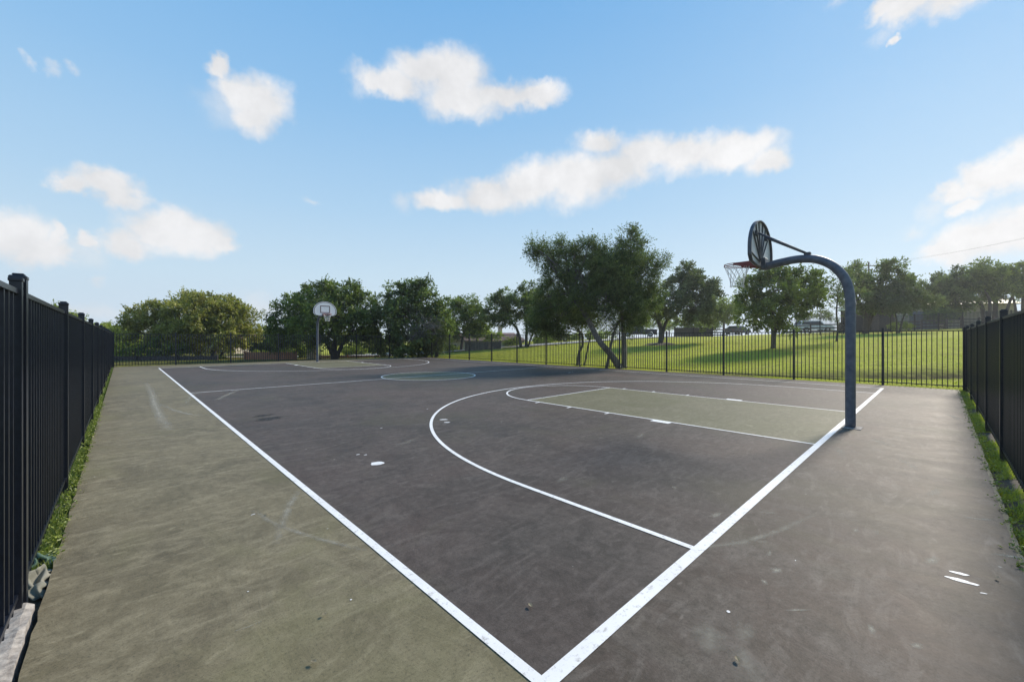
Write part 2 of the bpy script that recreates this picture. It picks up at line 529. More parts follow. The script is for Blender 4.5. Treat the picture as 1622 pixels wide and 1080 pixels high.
def leaf_mat(name, dark, light, trans=0.30, gloss=0.25):
    m = bpy.data.materials.new(name)
    m.use_nodes = True
    nt = m.node_tree
    N = nt.nodes
    N.clear()
    out = N.new('ShaderNodeOutputMaterial')
    a = N.new('ShaderNodeAttribute')
    a.attribute_name = 'var'
    col = ramp(nt, a.outputs['Fac'], [(0.0, dark), (1.0, light)])
    d = N.new('ShaderNodeBsdfDiffuse')
    t = N.new('ShaderNodeBsdfTranslucent')
    mx = N.new('ShaderNodeMixShader')
    mx.inputs[0].default_value = trans
    nt.links.new(col, d.inputs[0])
    tcol = mixc(nt, 1.0, col, (1.0, 1.25, 0.45), 'MULTIPLY')
    nt.links.new(tcol, t.inputs[0])
    nt.links.new(d.outputs[0], mx.inputs[1])
    nt.links.new(t.outputs[0], mx.inputs[2])
    g = N.new('ShaderNodeBsdfGlossy')
    g.inputs['Roughness'].default_value = 0.45
    g.inputs[0].default_value = (0.8, 0.85, 0.8, 1)
    mx2 = N.new('ShaderNodeMixShader')
    mx2.inputs[0].default_value = gloss * 0.16
    nt.links.new(mx.outputs[0], mx2.inputs[1])
    nt.links.new(g.outputs[0], mx2.inputs[2])
    nt.links.new(mx2.outputs[0], out.inputs[0])
    return m
M['leaf_oak'] = leaf_mat('oak_leaf', (0.060, 0.086, 0.022), (0.25, 0.29, 0.070), .42)
M['leaf_olive'] = leaf_mat('olive_leaf', (0.16, 0.155, 0.036), (0.44, 0.40, 0.12), .42)
M['leaf_deep'] = leaf_mat('deep_green_leaf', (0.055, 0.080, 0.026), (0.23, 0.27, 0.085), .44)
M['leaf_grey'] = leaf_mat('grey_green_leaf', (0.070, 0.085, 0.045), (0.22, 0.24, 0.13), .40)
M['leaf_juniper'] = leaf_mat('juniper_leaf', (0.044, 0.066, 0.023), (0.20, 0.235, 0.070), 0.34)
M['leaf_lime'] = leaf_mat('lime_leaf', (0.16, 0.20, 0.03), (0.40, 0.42, 0.09), 0.42)
M['leaf_brown'] = leaf_mat('dry_brown_leaf', (0.06, 0.045, 0.03), (0.12, 0.09, 0.06), 0.15)
M['blade'] = leaf_mat('grass_blade', (0.20, 0.22, 0.022), (0.50, 0.48, 0.08), 0.4)
M['weed'] = leaf_mat('weed_leaf', (0.06, 0.09, 0.016), (0.28, 0.32, 0.07), 0.35)

def lawn_mat():
    m, nt, p = nmat('mown_lawn')
    g = nt.nodes.new('ShaderNodeNewGeometry')
    v = g.outputs['Position']
    a = noise_node(nt, 0.35, 5, 0.6, vec=v)
    col = ramp(nt, a, [(0.3, (0.30, 0.32, 0.032)), (0.7, (0.40, 0.40, 0.055))])
    b = noise_node(nt, 3.0, 7, 0.7, vec=v, stretch=(1, 1, 1))
    col = mixc(nt, ramp(nt, b, [(0.34, 0.7), (0.50, 0.0)]), col, (0.10, 0.13, 0.018))
    c = noise_node(nt, 0.9, 6, 0.65, vec=v)
    col = mixc(nt, ramp(nt, c, [(0.52, 0.0), (0.66, 0.55)]), col, (0.24, 0.20, 0.07))
    # bare soil along the shallow ditch  (vertex attribute)
    at_ = nt.nodes.new('ShaderNodeAttribute')
    at_.attribute_name = 'soil'
    d = noise_node(nt, 2.2, 8, 0.75, vec=v)
    mr = nt.nodes.new('ShaderNodeMath')
    mr.operation = 'MULTIPLY'
    nt.links.new(at_.outputs['Fac'], mr.inputs[0])
    nt.links.new(ramp(nt, d, [(0.34, 0.25), (0.52, 1.0)]), mr.inputs[1])
    col = mixc(nt, mr.outputs[0], col, (0.05, 0.04, 0.02))
    nt.links.new(col, p.inputs['Base Color'])
    p.inputs['Roughness'].default_value = 0.95
    p.inputs['Specular IOR Level'].default_value = 0.1
    f = noise_node(nt, 18, 5, 0.75, vec=v)
    bump(nt, p, f, 0.8, 0.06)
    return m
M['lawn'] = lawn_mat()

# ------------------------------------------------------------------ terrain
ZX = np.array([-2000, 600, 660, 720, 800, 880, 1000, 1130, 1300, 1450, 1560, 1750, 3000], float)
ZZ = np.array([-0.25, -0.25, -0.15, 0.05, 0.48, 0.92, 1.75, 1.95, 2.55, 2.95, 3.4, 3.6, 3.6], float)

def terr(x, y):
    x = np.asarray(x, float)
    y = np.asarray(y, float)
    dx, dy = x - CX, y - CY
    u = dx * math.cos(YAW) - dy * math.sin(YAW)
    v = dx * math.sin(YAW) + dy * math.cos(YAW)
    px = np.where(v > 1.0, 811 + FPX * u / np.maximum(v, 1.0), np.where(u > 0, 3000.0, -2000.0))
    zf = np.interp(px, ZX, ZZ)
    h = np.maximum(0, x - 20.8) * 0.085
    h = np.clip(h, 0, 1e9)
    zm = np.maximum(zf + 0.07, 0.0)
    q = h / np.maximum(zm, 1e-3)
    z = np.where(zm > 0.01, zm * (1 - np.exp(-q ** 1.5)) ** (1 / 1.5), 0.0) - 0.07
    z = np.where(zf < 0, np.minimum(z, -0.07), z)
    # lower ground past the far fence and behind the houses in the middle
    s = np.clip((y - 29.3) / 1.5, 0, 1) * np.clip((22 - x) / 4, 0, 1)
    z = z - 0.16 * s
    dip = np.clip((v - 46) / 20, 0, 1)
    dip = dip * dip * (3 - 2 * dip) * np.clip((820 - px) / 60, 0, 1)
    z = z - 1.6 * dip
    # shallow ditch
    ax, ay, bx, by = 17.9, 6.2, 23.6, -2.6
    L_ = math.hypot(bx - ax, by - ay)
    tx, ty = (bx - ax) / L_, (by - ay) / L_
    dd = (x - ax) * (-ty) + (y - ay) * tx
    al = (x - ax) * tx + (y - ay) * ty
    w = np.exp(-(dd / 0.8) ** 2) * np.clip((al + 3) / 3, 0, 1)
    z = z - 0.30 * w
    return z

def tz(x, y):
    return float(terr(x, y))

def axis(lo, hi, f0, f1, fine, coarse_pow=1.12):
    a = list(np.arange(f0, f1 + 1e-6, fine))
    st = fine
    p = f1
    while p < hi:
        st *= coarse_pow
        p += st
        a.append(p)
    st = fine
    p = f0
    b = []
    while p > lo:
        st *= coarse_pow
        p -= st
        b.append(p)
    return np.array(b[::-1] + a)

def build_terrain():
    xs = axis(-250, 320, -4, 60, 0.4)
    ys = axis(-250, 320, -6, 42, 0.4)
    X, Y = np.meshgrid(xs, ys)
    Z = terr(X, Y)
    Z = np.where((X < 16.9) & (Y < 29.2), -0.12, Z)
    far = np.clip((np.hypot(X, Y) - 120) / 150, 0, 1)
    Z = Z * (1 - far) + (-1.5) * far
    nx, ny = len(xs), len(ys)
    co = np.stack([X.ravel(), Y.ravel(), Z.ravel()], 1)
    idx = np.arange(nx * ny).reshape(ny, nx)
    q = np.stack([idx[:-1, :-1], idx[:-1, 1:], idx[1:, 1:], idx[1:, :-1]], -1).reshape(-1, 4)
    me = bpy.data.meshes.new('lawn')
    me.vertices.add(len(co))
    me.vertices.foreach_set('co', co.astype(np.float32).ravel())
    me.loops.add(len(q) * 4)
    me.loops.foreach_set('vertex_index', q.astype(np.int32).ravel())
    me.polygons.add(len(q))
    me.polygons.foreach_set('loop_start', np.arange(0, len(q) * 4, 4, dtype=np.int32))
    me.update(calc_edges=True)
    me.polygons.foreach_set('use_smooth', np.ones(len(q), bool))
    ax, ay, bx, by = 17.9, 6.2, 23.6, -2.6
    L_ = math.hypot(bx - ax, by - ay)
    tx, ty = (bx - ax) / L_, (by - ay) / L_
    dd = (X - ax) * (-ty) + (Y - ay) * tx
    al = (X - ax) * tx + (Y - ay) * ty
    w = np.exp(-((dd - 0.2) / 1.0) ** 2) * np.clip((al + 2) / 2, 0, 1)
    beyond = np.clip((Y - 29.2) / 0.8, 0, 1) * np.clip((17 - X) / 5, 0, 1) * 0.9
    w = np.maximum(w, beyond)
    strip = ((X < -1.5) & (Y < 30)) * 0.9
    w = np.maximum(w, strip)
    at_ = me.attributes.new('soil', 'FLOAT', 'POINT')
    at_.data.foreach_set('value', w.ravel().astype(np.float32))
    me.materials.append(M['lawn'])
    o = link(bpy.data.objects.new('lawn', me))
    tag(o, 'green lawn rising to the right beyond the court fence', kind='structure')
build_terrain()

# ------------------------------------------------------------------ court
W, Lc = 15.34, 26.2
KH, KL, CR, R3, ARC0 = 1.83, 5.79, 1.85, 6.02, 1.75
SX0, SX1, SY0, SY1 = -1.67, 16.50, -1.60, 28.85

def sheet(name, poly, z, mat, label):
    b = MB()
    b.add([(x, y, z) for x, y in poly], [tuple(range(len(poly)))])
    o = b.build(name, mat)
    return tag(o, label, kind='structure')

def rough_edge(x0, y0, x1, y1, n, amp):
    out = []
    for i in range(n):
        t = i / n
        nx, ny = -(y1 - y0), (x1 - x0)
        l = math.hypot(nx, ny)
        a = random.uniform(-amp, amp)
        out.append((x0 + (x1 - x0) * t + nx / l * a, y0 + (y1 - y0) * t + ny / l * a))
    return out

edge = (rough_edge(SX0, SY0, SX1, SY0, 160, 0.006) + rough_edge(SX1, SY0, SX1, SY1, 120, 0.01)
        + rough_edge(SX1, SY1, SX0, SY1, 80, 0.01) + rough_edge(SX0, SY1, SX0, SY0, 260, 0.006))
# the slab reaches behind the camera to where the gate would be
b = MB()
b.prism(edge, -0.22, 0.0, lambda a, c, h: (a, c, h))
tag(b.build('court_slab', M['apron']), 'olive grey coated concrete slab of the basketball court', kind='structure')
sheet('court_end_paint', [(0, SY0 + .03), (SX1 - .03, SY0 + .03), (SX1 - .03, 0), (0, 0)], 0.0015, M['apron_dark'],
      'worn grey coating between the near baseline and the near fence')
sheet('court_paint', [(0, 0), (W, 0), (W, Lc), (0, Lc)], 0.0015, M['court'], 'grey brown coating of the playing area')
sheet('court_side_paint', [(W, 0), (SX1 - .03, 0), (SX1 - .03, SY1 - .03), (W, SY1 - .03)], 0.0015, M['court'],
      'grey coating outside the far sideline')
c0 = W / 2
for yb, yt in ((0, KL), (Lc - KL, Lc)):
    sheet('key_paint', [(c0 - KH, yb), (c0 + KH, yb), (c0 + KH, yt), (c0 - KH, yt)], 0.003, M['key'], 'faded green paint of the key')
sheet('centre_circle_paint', [(c0 + CR * math.cos(a), Lc / 2 + CR * math.sin(a)) for a in np.linspace(0, 2 * math.pi, 72, endpoint=False)],
      0.003, M['key'], 'faded green paint inside the centre circle')

def add_strip(b, pts, w, z, closed=False):
    n = len(pts)
    vs = []
    for i, (x, y) in enumerate(pts):
        a = pts[(i - 1) % n] if (closed or i > 0) else pts[i]
        c = pts[(i + 1) % n] if (closed or i < n - 1) else pts[i]
        tx, ty = c[0] - a[0], c[1] - a[1]
        l = math.hypot(tx, ty)
        nx, ny = -ty / l * w / 2, tx / l * w / 2
        vs += [(x - nx, y - ny, z), (x + nx, y + ny, z)]
    fs = []
    for i in range(n if closed else n - 1):
        j = (i + 1) % n
        fs.append((2 * i, 2 * j, 2 * j + 1, 2 * i + 1))
    b.add(vs, fs)

def arc(cx, cy, r, a0, a1, n=60):
    return [(cx + r * math.cos(a), cy + r * math.sin(a)) for a in np.linspace(a0, a1, n)]

b = MB()
z1, z2, z3 = 0.0044, 0.0052, 0.0060
add_strip(b, [(0, -0.04), (0, Lc + 0.04)], 0.058, z1)
add_strip(b, [(W, -0.04), (W, Lc + 0.04)], 0.055, z1)
add_strip(b, [(-0.03, 0), (W + 0.03, 0)], 0.078, z2)
add_strip(b, [(-0.03, Lc), (W + 0.03, Lc)], 0.06, z2)
add_strip(b, [(0, Lc / 2), (W, Lc / 2)], 0.05, z3)
add_strip(b, arc(c0, Lc / 2, CR, 0, 2 * math.pi * 79 / 80, 80), 0.05, z2, True)
for s, yb in ((1, 0), (-1, Lc)):
    th = [(c0 - R3, yb)] + [(c0 + R3 * math.cos(a), yb + s * (ARC0 + R3 * math.sin(a))) for a in np.linspace(math.pi, 0, 90)] + [(c0 + R3, yb)]
    add_strip(b, th, 0.052, z3)
    add_strip(b, [(c0 - KH, yb), (c0 - KH, yb + s * KL)], 0.045, z1)
    add_strip(b, [(c0 + KH, yb), (c0 + KH, yb + s * KL)], 0.045, z1)
    add_strip(b, [(c0 - KH, yb + s * KL), (c0 + KH, yb + s * KL)], 0.045, z2)
    add_strip(b, [(c0 - KH * math.cos(a), yb + s * (KL + KH * math.sin(a))) for a in np.linspace(0, math.pi, 50)], 0.045, z3)
    for sx in (-1, 1):
        x = c0 + sx * (KH + 0.022 + 0.07)
        add_strip(b, [(x, yb + s * 2.13), (x, yb + s * 2.48)], 0.14, z1)
        for yy in (3.45, 4.42, 5.36):
            add_strip(b, [(x - .0, yb + s * (yy - .025)), (x - .0, yb + s * (yy + .025))], 0.14, z1)
tag(b.build('court_markings', M['line']), 'white painted court lines', kind='structure')

def blobpoly(cx, cy, rx, ry, rot, n=18, j=0.15):
    out = []
    for i in range(n):
        a = 2 * math.pi * i / n
        r = 1 + random.uniform(-j, j)
        x, y = rx * math.cos(a) * r, ry * math.sin(a) * r
        out.append((cx + x * math.cos(rot) - y * math.sin(rot), cy + x * math.sin(rot) + y * math.cos(rot)))
    return out

def ground(px, py):
    v = FPX * CH / (py - Y0)
    return at(px, v)

b = MB()
for (px, py, rx, ry, rot) in ((597.5, 734, 0.075, 0.075, 0), (703, 664.6, 0.075, 0.035, -.76), (708, 669, 0.055, 0.03, -.76),
                              (1520, 908.5, 0.045, 0.018, -1.35), (1523, 920, 0.075, 0.022, -1.5), (1558, 940, 0.018, 0.006, -1.1),
                              (1154, 969, 0.011, 0.009, 0), (1260, 888, 0.007, .003, 0), (567, 720, .025, .012, 0), (579, 720.5, .02, .012, 0),
                              (902, 590, .09, .03, .0), (907, 589, .06, .02, .5), (556, 950, .006, .005, 0),
                              (393, 937, .005, .004, 0), (401, 815, .02, .006, .3), (604, 678, .02, .01, 0), (677, 648, .02, .01, 0)):
    x, y = ground(px, py)
    p = blobpoly(x, y, rx, ry, rot)
    b.add([(q[0], q[1], 0.0038) for q in p], [tuple(range(len(p)))])
tag(b.build('paint_spots', M['line']), 'white paint spots dropped on the court', kind='structure')

def scuffs():
    """dusty skid marks and blotches, as thin sheets with noisy soft edges"""
    vs, fs, ed = [], [], []
    def strip(pts, w, k=1.0):
        P = [ground(*p) for p in pts]
        # resample
        Q = []
        for i in range(len(P) - 1):
            for t in np.linspace(0, 1, 8, endpoint=False):
                Q.append((P[i][0] * (1 - t) + P[i + 1][0] * t, P[i][1] * (1 - t) + P[i + 1][1] * t))
        Q.append(P[-1])
        b0 = len(vs)
        n = len(Q)
        for i in range(n):
            a, c = Q[max(i - 1, 0)], Q[min(i + 1, n - 1)]
            tx, ty = c[0] - a[0], c[1] - a[1]
            l = math.hypot(tx, ty) or 1
            nx, ny = -ty / l, tx / l
            e = math.sin(math.pi * min(1, max(0, (i + .5) / n))) ** .5
            for o_, k2 in ((-1, 0), (0, 1), (1, 0)):
                vs.append((Q[i][0] + nx * w / 2 * o_, Q[i][1] + ny * w / 2 * o_, 0.0022))
                ed.append(k2 * e * k)
        for i in range(n - 1):
            for q in (0, 1):
                a = b0 + i * 3 + q
                fs.append((a, a + 3, a + 4, a + 1))
    def blot(px, py, rx, ry, rot, k=1.0):
        x, y = ground(px, py)
        p = blobpoly(x, y, rx, ry, rot, 16, .25)
        b0 = len(vs)
        vs.append((x, y, 0.0022)); ed.append(k)
        for q in p:
            vs.append((q[0], q[1], 0.0022)); ed.append(0)
        for i in range(16):
            fs.append((b0, b0 + 1 + i, b0 + 1 + (i + 1) % 16))
    strip([(232, 606), (240, 622), (246, 642), (256, 664), (268, 682)], 0.22, 1.2)
    strip([(255, 640), (275, 650), (300, 656), (325, 658)], 0.13, .9)
    strip([(342, 634), (360, 625), (378, 618)], 0.16, .9)
    strip([(294, 640), (300, 630), (312, 622)], 0.12, .7)
    strip([(472, 778), (460, 798), (448, 825), (438, 862)], 0.09, .8)
    strip([(400, 808), (440, 832), (500, 852), (580, 872)], 0.06, .8)
    strip([(370, 1000), (395, 992), (418, 982)], 0.012, .9)
    strip([(1105, 868), (1180, 858), (1240, 838), (1290, 815)], 0.07, .7)
    for px, py, rx, ry, rot, k in ((1135, 815, .10, .035, -.2, 1.3), (1218, 812, .07, .03, -.9, 1), (1207, 858, .05, .022, -.5, 1.2), (1219, 876, .06, .02, .2, .9),
                                (1229, 903, .05, .03, -.3, 1.2), (1211, 922, .04, .02, .4, 1.1), (1265, 966, .09, .012, -.75, 1.2), (1355, 840, .06, .02, 0, .9),
                                (1390, 843, .06, .02, 0, .9), (1475, 888, .11, .04, -.3, 1), (1552, 822, .14, .03, -1, 1.1), (1608, 882, .16, .03, -1.1, 1.3),
                                (1380, 996, .05, .02, .2, 1), (1452, 1022, .04, .025, -.3, 1), (1168, 1048, .025, .02, 0, 1.3), (1125, 1010, .14, .09, .3, .7),
                                (1178, 1000, .09, .06, .3, .7), (1068, 772, .06, .03, .5, .9), (1178, 1052, .14, .09, .3, .6), (890, 760, .15, .05, .3, .6),
                                (1015, 690, .25, .05, .3, .6), (645, 700, .3, .06, .4, .5), (1395, 700, .3, .08, .4, .7), (1440, 735, .3, .06, .4, .7),
                                (1510, 660, .5, .08, .2, .7), (1330, 715, .3, .07, .2, .6), (1480, 780, .25, .05, -.2, .7)):
        blot(px, py, rx, ry, rot, k)
    me = bpy.data.meshes.new('scuff_marks')
    me.from_pydata(vs, [], fs)
    at_ = me.attributes.new('edge', 'FLOAT', 'POINT')
    at_.data.foreach_set('value', np.array(ed, np.float32))
    me.materials.append(M['scuff'])
    o = link(bpy.data.objects.new('scuff_marks', me))
    tag(o, 'pale dusty skid marks and blotches on the court coating', kind='structure')
    # one dark oil stain
    m, nt, p = nmat('dark_stain')
    p.inputs['Base Color'].default_value = (0.02, 0.02, 0.02, 1)
    p.inputs['Roughness'].default_value = 0.8
    a = noise_node(nt, 6, 6, 0.7)
    e = nt.nodes.new('ShaderNodeAttribute'); e.attribute_name = 'edge'
    mu = nt.nodes.new('ShaderNodeMath'); mu.operation = 'MULTIPLY'
    nt.links.new(ramp(nt, a, [(0.35, 0.1), (0.6, 1.0)]), mu.inputs[0])
    nt.links.new(e.outputs['Fac'], mu.inputs[1])
    nt.links.new(mu.outputs[0], p.inputs['Alpha'])
    vs2, fs2, ed2 = [], [], []
    for (px, py, rx, ry, k) in ((428, 663, .34, .20, 1.6), (418, 658, .22, .13, 1.4)):
        x, y = ground(px, py)
        pl = blobpoly(x, y, rx, ry, .3, 16, .3)
        b0 = len(vs2)
        vs2.append((x, y, 0.0025)); ed2.append(k)
        for q in pl:
            vs2.append((q[0], q[1], 0.0025)); ed2.append(0)
        for i in range(16):
            fs2.append((b0, b0 + 1 + i, b0 + 1 + (i + 1) % 16))
    me = bpy.data.meshes.new('oil_stain')
    me.from_pydata(vs2, [], fs2)
    at_ = me.attributes.new('edge', 'FLOAT', 'POINT')
    at_.data.foreach_set('value', np.array(ed2, np.float32))
    me.materials.append(m)
    tag(link(bpy.data.objects.new('oil_stain', me)), 'small dark stain on the left of the court', kind='structure')
scuffs()

# ------------------------------------------------------------------ fences round the court
def fence_post(parent, x, y, z0, z1, w=0.064, rot=0.0):
    b = MB()
    b.box((x, y, (z0 + z1) / 2), (w, w, z1 - z0), rot)
    o = b.build('post', M['black'], parent)
    c = MB()
    cw = w + 0.007
    c.box((x, y, z1 + 0.012), (cw, cw, 0.026), rot, 0.006)
    c.box((x, y, z1 + 0.031), (cw * 0.66, cw * 0.66, 0.012), rot, 0.004)
    oc = c.build('cap', M['black'], o)
    return o

def fence_panel(parent, x0, y0, x1, y1, z0a, z0b, h, npk, inset=0.035, rail=0.028, pk=0.019, br=True):
    b = MB()
    dx, dy = x1 - x0, y1 - y0
    l = math.hypot(dx, dy)
    ux, uy = dx / l, dy / l
    rz = math.atan2(dy, dx)
    xa, ya, xb, yb = x0 + ux * inset, y0 + uy * inset, x1 - ux * inset, y1 - uy * inset
    def rail_seg(za, zb, w, t):
        nx, ny = -uy * w / 2, ux * w / 2
        vs = []
        for (x, y, z) in ((xa, ya, za), (xb, yb, zb)):
            vs += [(x - nx, y - ny, z - t / 2), (x + nx, y + ny, z - t / 2), (x + nx, y + ny, z + t / 2), (x - nx, y - ny, z + t / 2)]
        b.add(vs, [(3, 2, 1, 0), (4, 5, 6, 7), (0, 1, 5, 4), (1, 2, 6, 5), (2, 3, 7, 6), (3, 0, 4, 7)])
    rail_seg(z0a + h - rail / 2, z0b + h - rail / 2, rail, rail)
    rail_seg(z0a + 0.10, z0b + 0.10, rail, rail)
    for i in range(1, npk):
        t = i / npk
        x, y = x0 + dx * t, y0 + dy * t
        z0 = z0a + (z0b - z0a) * t
        zb_, zt_ = z0 + 0.045, z0 + h - rail - 0.001
        b.box((x, y, (zb_ + zt_) / 2), (pk, pk, zt_ - zb_), rz)
    if br:
        for (x, y, z) in ((xa, ya, z0a), (xb, yb, z0b)):
            for zz in (z + h - rail / 2, z + 0.10):
                b.box((x, y, zz), (0.03, rail + 0.016, rail + 0.014), rz, 0.003)
    return b.build('picket_panel', M['black'], parent)

FH = 1.79
def fence_run(name, label, pts, z0s, h, npk, group=None, w=0.064, **kw):
    t = thing(name, label, 'fence', (pts[0][0], pts[0][1], z0s[0]), group)
    for i, (x, y) in enumerate(pts):
        fence_post(t, x, y, z0s[i] - 0.05, z0s[i] + h + 0.06, w)
    for i in range(len(pts) - 1):
        (xa, ya), (xb, yb) = pts[i], pts[i + 1]
        n = npk if isinstance(npk, int) else npk[i]
        fence_panel(t, xa, ya, xb, yb, z0s[i], z0s[i + 1], h, n, **kw)
    return t

GRP = 'black picket fence runs enclosing the court'
LX = -1.763
lp = [(LX, y) for y in (2.43 - 2.44 * 1, *[2.43 + 2.44 * k for k in range(11)], 29.0)]
fence_run('picket_fence', 'black metal picket fence closest on the left, seen edge on beside the olive apron', lp, [0.0] * len(lp), FH, 21, GRP)
fx = [LX + (16.62 - LX) / 7 * k for k in range(8)]
fp = [(x, 29.0) for x in fx[0:]]
fp2 = [(fp[0][0] + 0.07, 29.0)] + fp[1:-1]  + [(16.55, 29.0)]
fence_run('picket_fence', 'black metal picket fence across the far end, behind the far basketball hoop', fp2, [0.0 - 0.008 * k for k in range(8)], 1.76, 21, GRP, w=0.075, pk=0.027)
rp = [(16.62, 0.08 + 2.44 * k) for k in range(12)] + [(16.62, 29.0)]
rp = [(16.62, -1.70)] + rp
fence_run('picket_fence', 'black metal picket fence along the far sideline, bright lawn showing through it', rp, [-0.0] * len(rp), 1.76, [16] + [21] * 11 + [18], GRP, pk=0.021)
np_ = [(16.55 - 2.44 * k, -1.76) for k in range(1, 8)]
np_ = [(16.54, -1.76)] + np_
fence_run('picket_fence', 'black metal picket fence at the right edge of the photo, running behind the near baseline', np_, [-0.0] * len(np_), FH, 21, GRP)

# narrow gate post standing next to the first tall post on the left
b = MB()
gx, gy = LX + 0.004, 2.43 - 0.11
t = thing('gate_stile', 'slim black square post with a small cap just left of the tallest left fence post', 'post', (gx, gy, 0))
b.box((gx, gy, 0.88), (0.045, 0.045, 1.90))
b.build('post', M['black'], t)
MB().box((gx, gy, 1.841), (0.055, 0.055, 0.022), 0, 0.004).build('cap', M['black'], t)

# ------------------------------------------------------------------ basketball hoops
def quadratic_path(pts, n=6):
    """Catmull-Rom through points"""
    P = [Vector(p) for p in pts]
    P = [P[0] * 2 - P[1]] + P + [P[-1] * 2 - P[-2]]
    out = []
    for i in range(1, len(P) - 2):
        for k in range(n):
            t = k / n
            a, b_, c, d = P[i - 1], P[i], P[i + 1], P[i + 2]
            out.append(0.5 * ((2 * b_) + (c - a) * t + (2 * a - 5 * b_ + 4 * c - d) * t * t + (3 * b_ - a - 3 * c + d) * t ** 3))
    out.append(P[-2])
    return out

def make_hoop():
    """built round the pole foot at (0,0,0); board faces +Y"""
    t = thing('basketball_hoop', 'large grey gooseneck basketball hoop standing close on the right by the near baseline', 'basketball hoop', (0, 0, 0), 'basketball hoops facing each other')
    t['_o'] = (0, 0, 0)
    b = MB()
    path = [(0, 0, -0.02), (0, 0, .7), (0, 0, 1.4), (0, 0, 2.0), (0, 0.015, 2.3), (0, 0.085, 2.56), (0, 0.24, 2.78), (0, 0.46, 2.92), (0, 0.72, 2.965), (0, 1.0, 2.945), (0, 1.27, 2.90)]
    b.tube(quadratic_path(path, 6), 0.072, 24)
    b.build('gooseneck_pole', M['pole'], t, smooth=True)
    b = MB()
    b.tube([(0, 0, 0.0125), (0, 0, 0.022)], [0.088, 0.082], 24)
    b.build('base_collar', M['rib'], t, smooth=False)
    c = MB()
    c.box((0, -0.02, 0.007), (0.30, 0.26, 0.010), 0.0, 0.003)
    c.build('footing', M['concrete'], t)
    YB = 1.36
    z0 = 2.90
    # fan outline (x, z)
    def fan(s=1.0, n=22):
        o = []
        for i in range(n + 1):
            a = math.pi * i / n
            o.append((0.685 * s * math.cos(a), z0 + 0.30 + (0.59 - 0.01) * s * math.sin(a)))
        o += [(-0.685 * s, z0 + 0.16), (-0.60 * s, z0 + 0.05 * (2 - s)), (-0.30 * s, z0 + 0.0 + .02 * (1 - s)), (0.30 * s, z0 + 0.0 + .02 * (1 - s)), (0.60 * s, z0 + 0.05 * (2 - s)), (0.685 * s, z0 + 0.16)]
        return o
    f = fan()
    bd = MB()
    bd.prism(f, YB, YB + 0.02, lambda a, c_, h: (a, h, c_))
    board = bd.build('backboard', M['board'], t)
    # dull back plate
    bk = MB()
    bk.prism(fan(0.965), YB - 0.004, YB - 0.0005, lambda a, c_, h: (a, h, c_))
    bk.build('back_plate', M['board_back'], board)
    # flange round the edge, to the back
    fl = MB()
    n = len(f)
    f2 = fan(0.972)
    vs, fs = [], []
    for (p, q) in zip(f, f2):
        vs += [(p[0] * 1.006, YB + 0.014, p[1] + (p[1] - z0 - .4) * .006), (p[0] * 1.006, YB - 0.045, p[1] + (p[1] - z0 - .4) * .006), (q[0], YB - 0.045, q[1]), (q[0], YB - 0.0045, q[1])]
    for i in range(n):
        j = (i + 1) % n
        for k in range(4):
            k2 = (k + 1) % 4
            fs.append((i * 4 + k, j * 4 + k, j * 4 + k2, i * 4 + k2))
    fl.add(vs, fs)
    fl.build('edge_flange', M['rib'], board)
    # radiating ribs on the back
    for a in (12, 48, 66, 81, 99, 114, 132, 168):
        ar = R(a)
        dx, dz = math.cos(ar), math.sin(ar)
        x0_, zz0 = 0, z0 + 0.08
        # length to the outline
        lo, hi = 0.1, 1.2
        for _ in range(20):
            mid = (lo + hi) / 2
            px_, pz_ = x0_ + dx * mid, zz0 + dz * mid
            inside = (px_ / 0.665) ** 2 + (max(0, pz_ - z0 - 0.30) / 0.56) ** 2 < 1
            lo, hi = (mid, hi) if inside else (lo, mid)
        L_ = lo
        r_ = MB()
        wv = 0.006
        nx, nz = -dz * wv, dx * wv
        r_.prism([(x0_ + dx * .06 - nx, zz0 + dz * .06 - nz), (x0_ + dx * L_ - nx, zz0 + dz * L_ - nz), (x0_ + dx * L_ + nx, zz0 + dz * L_ + nz), (x0_ + dx * .06 + nx, zz0 + dz * .06 + nz)],
                 YB - 0.022 - 0.0004 * a / 10, YB - 0.0046, lambda aa, cc, h: (aa, h, cc))
        r_.build('rib', M['rib'], board)
    # hub where the pole meets the board
    h = MB()
    h.box((0, YB - 0.075, z0 + 0.05), (0.20, 0.075, 0.22), 0, 0.01)
    h.build('mounting_hub', M['rib'], t)
    # target square on the front and lower red band
    tg = MB()
    yf = YB + 0.0225
    def fr(x0_, z0_, x1_, z1_, w, y):
        tg.box(((x0_ + x1_) / 2, y, z0_), (x1_ - x0_, 0.003, w))
        tg.box(((x0_ + x1_) / 2, y, z1_), (x1_ - x0_, 0.003, w))
        tg.box((x0_ + w / 2, y, (z0_ + z1_) / 2), (w, 0.003, z1_ - z0_ - w))
        tg.box((x1_ - w / 2, y, (z0_ + z1_) / 2), (w, 0.003, z1_ - z0_ - w))
    fr(-0.29, z0 + 0.20, 0.29, z0 + 0.60, 0.045, yf)
    g1, g2 = fan(0.95), fan(0.90)
    vs, fs = [], []
    for (p, q) in zip(g1, g2):
        vs += [(p[0], yf, p[1]), (q[0], yf, q[1])]
    n = len(g1)
    for i in range(n):
        j = (i + 1) % n
        fs.append((2 * i, 2 * i + 1, 2 * j + 1, 2 * j))
    tg.add(vs, fs)
    tg.build('target_square', M['marking'], board)
    # rim: two stacked rings, side plates, perforated underside
    rz_ = 3.0
    yr = YB + 0.03 + 0.15 + 0.229
    rm = MB()
    for dz, r0 in ((0.0, 0.229), (-0.032, 0.232)):
        pts = [(r0 * math.cos(a), yr + r0 * math.sin(a), rz_ + dz) for a in np.linspace(0, 2 * math.pi, 49)]
        rm.tube(pts, 0.009, 8, False)
